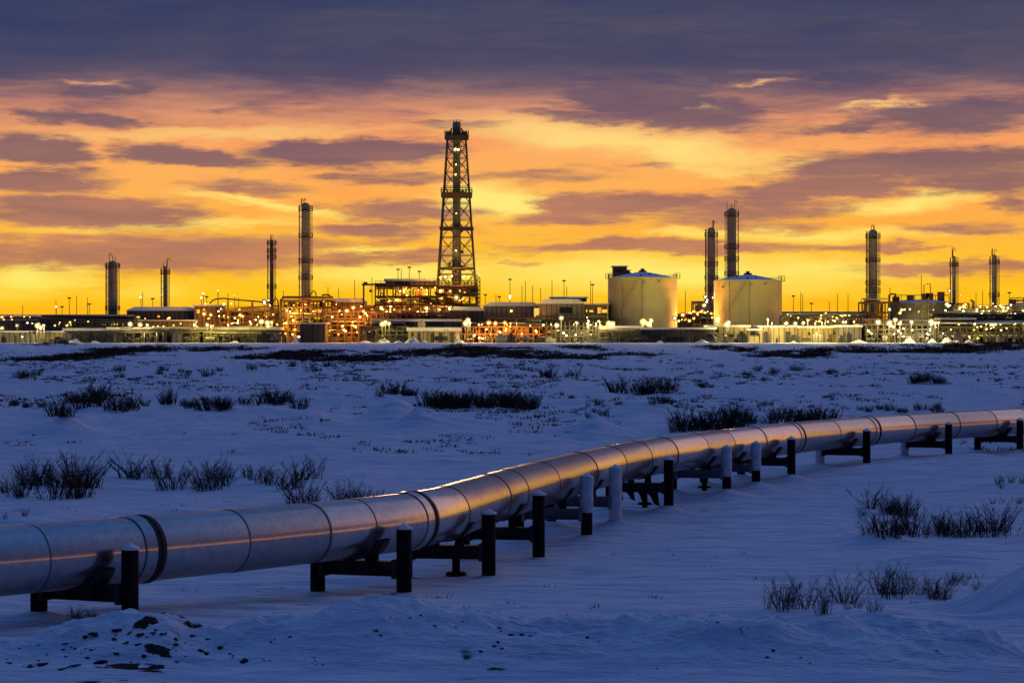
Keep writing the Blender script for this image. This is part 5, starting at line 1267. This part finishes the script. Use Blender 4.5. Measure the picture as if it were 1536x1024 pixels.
# stray stalks and small tufts nearer the pipe
n = 9000
yy = 1 / rs.uniform(1 / 125., 1 / 39., n); xx = rs.uniform(-1, 1, n) * yy * .25
patch = fbm(xx / 5., yy / 6., 3, 61); keep = rs.rand(n) < np.clip(patch * 2.2 - .35, 0, 1) * .22
xx, yy = xx[keep], yy[keep]
pt = np.stack([xx, yy, ground_z(xx, yy)], 1)
o = cover('grass_stalks', pt, rs.uniform(.05, .17, len(xx)), np.full(len(xx), .007), 7, 8, .6)
tag(o, 'sparse dead stalks in the near snow', 'grass', kind='stuff')

# ------------------------------------------------------------------ dark earth clods on the ploughed ridge
M_CLOD = mat('frozen_earth', (.032, .027, .024), .9, 0, .5, 5, .6)
def clod_mesh(seed):
    m = MB(); n, k = 12, 8; vs = []; fs = []
    for j in range(k + 1):
        for q in range(n):
            a = 2 * math.pi * q / n; b = math.pi * j / k
            d = (math.cos(a) * math.sin(b), math.sin(a) * math.sin(b), -math.cos(b))
            r = 1 + .95 * float(fbm(d[0] * 1.4 + seed * 5.1 + d[2], d[1] * 1.4 + d[2] * 1.7, 3, seed % 50))
            vs.append((d[0] * r, d[1] * r, d[2] * r * .5))
    for j in range(k):
        for q in range(n): q2 = (q + 1) % n; fs.append((j * n + q, j * n + q2, (j + 1) * n + q2, (j + 1) * n + q))
    me = bpy.data.meshes.new('clod'); me.from_pydata(vs, [], fs); me.polygons.foreach_set('use_smooth', [True] * len(fs)); me.materials.append(M_CLOD); me.update(); return me
CM = [clod_mesh(i) for i in range(6)]
CL = [(128, 955, 8), (140, 950, 12), (176, 943, 12), (172, 958, 8), (210, 951, 16), (230, 948, 9), (245, 950, 9), (262, 958, 11), (190, 963, 11), (227, 966, 9), (137, 974, 9), (114, 972, 10), (175, 980, 12), (132, 986, 10), (150, 993, 17), (218, 983, 9), (254, 984, 10), (264, 965, 9), (300, 975, 13), (308, 978, 9), (332, 970, 10), (345, 980, 7), (368, 990, 14), (287, 953, 6), (100, 984, 10), (64, 996, 12), (197, 993, 7), (96, 965, 6), (30, 972, 5), (45, 999, 14), (15, 994, 12), (58, 990, 7), (310, 958, 5), (395, 988, 6),
      (565, 945, 9), (572, 952, 7), (585, 925, 4), (615, 926, 5), (653, 938, 9), (684, 940, 7), (750, 941, 7), (766, 951, 9), (782, 951, 11), (796, 953, 6), (741, 968, 8), (747, 962, 7), (721, 976, 8), (752, 971, 8), (435, 954, 6), (412, 958, 4), (470, 986, 5), (484, 996, 6), (478, 993, 4), (880, 955, 7), (900, 962, 6), (1160, 975, 8), (1150, 985, 10), (1200, 986, 6), (1076, 932, 6), (1113, 947, 4), (1215, 994, 6), (1405, 975, 6), (986, 1002, 5)]
_rc = random.Random(9)
CL = CL + [(px + _rc.gauss(0, 16), py + _rc.gauss(0, 6), _rc.uniform(2, 6)) for px, py, w in CL if px < 420 or _rc.random() < .6 for _ in range(2)]
for grp, lo, hi in (('on the ploughed mound at lower left', -10, 399), ('on the middle of the foreground ridge', 399, 850), ('on the right half of the foreground ridge', 850, 1600)):
    for px, py, w in sorted(CL):
        if not (lo <= px < hi): continue
        x, y, z = gp(px, py, 30, 60); r = w / 2 * y / F * random.uniform(.75, 1.25)
        o = bpy.data.objects.new('earth_clod', random.choice(CM)); COL.objects.link(o); o.location = (x, y, z - r * .22); o.rotation_euler = (random.uniform(-.3, .3), random.uniform(-.3, .3), random.uniform(0, 6)); o.scale = (r * random.uniform(.8, 1.3), r, r * random.uniform(.6, 1))
        tag(o, 'dark frozen earth clod half buried ' + grp, 'clod', 'earth clods ' + grp)


# custom bookkeeping no longer needed
for o in scene.objects:
    if '_o' in o: del o['_o']
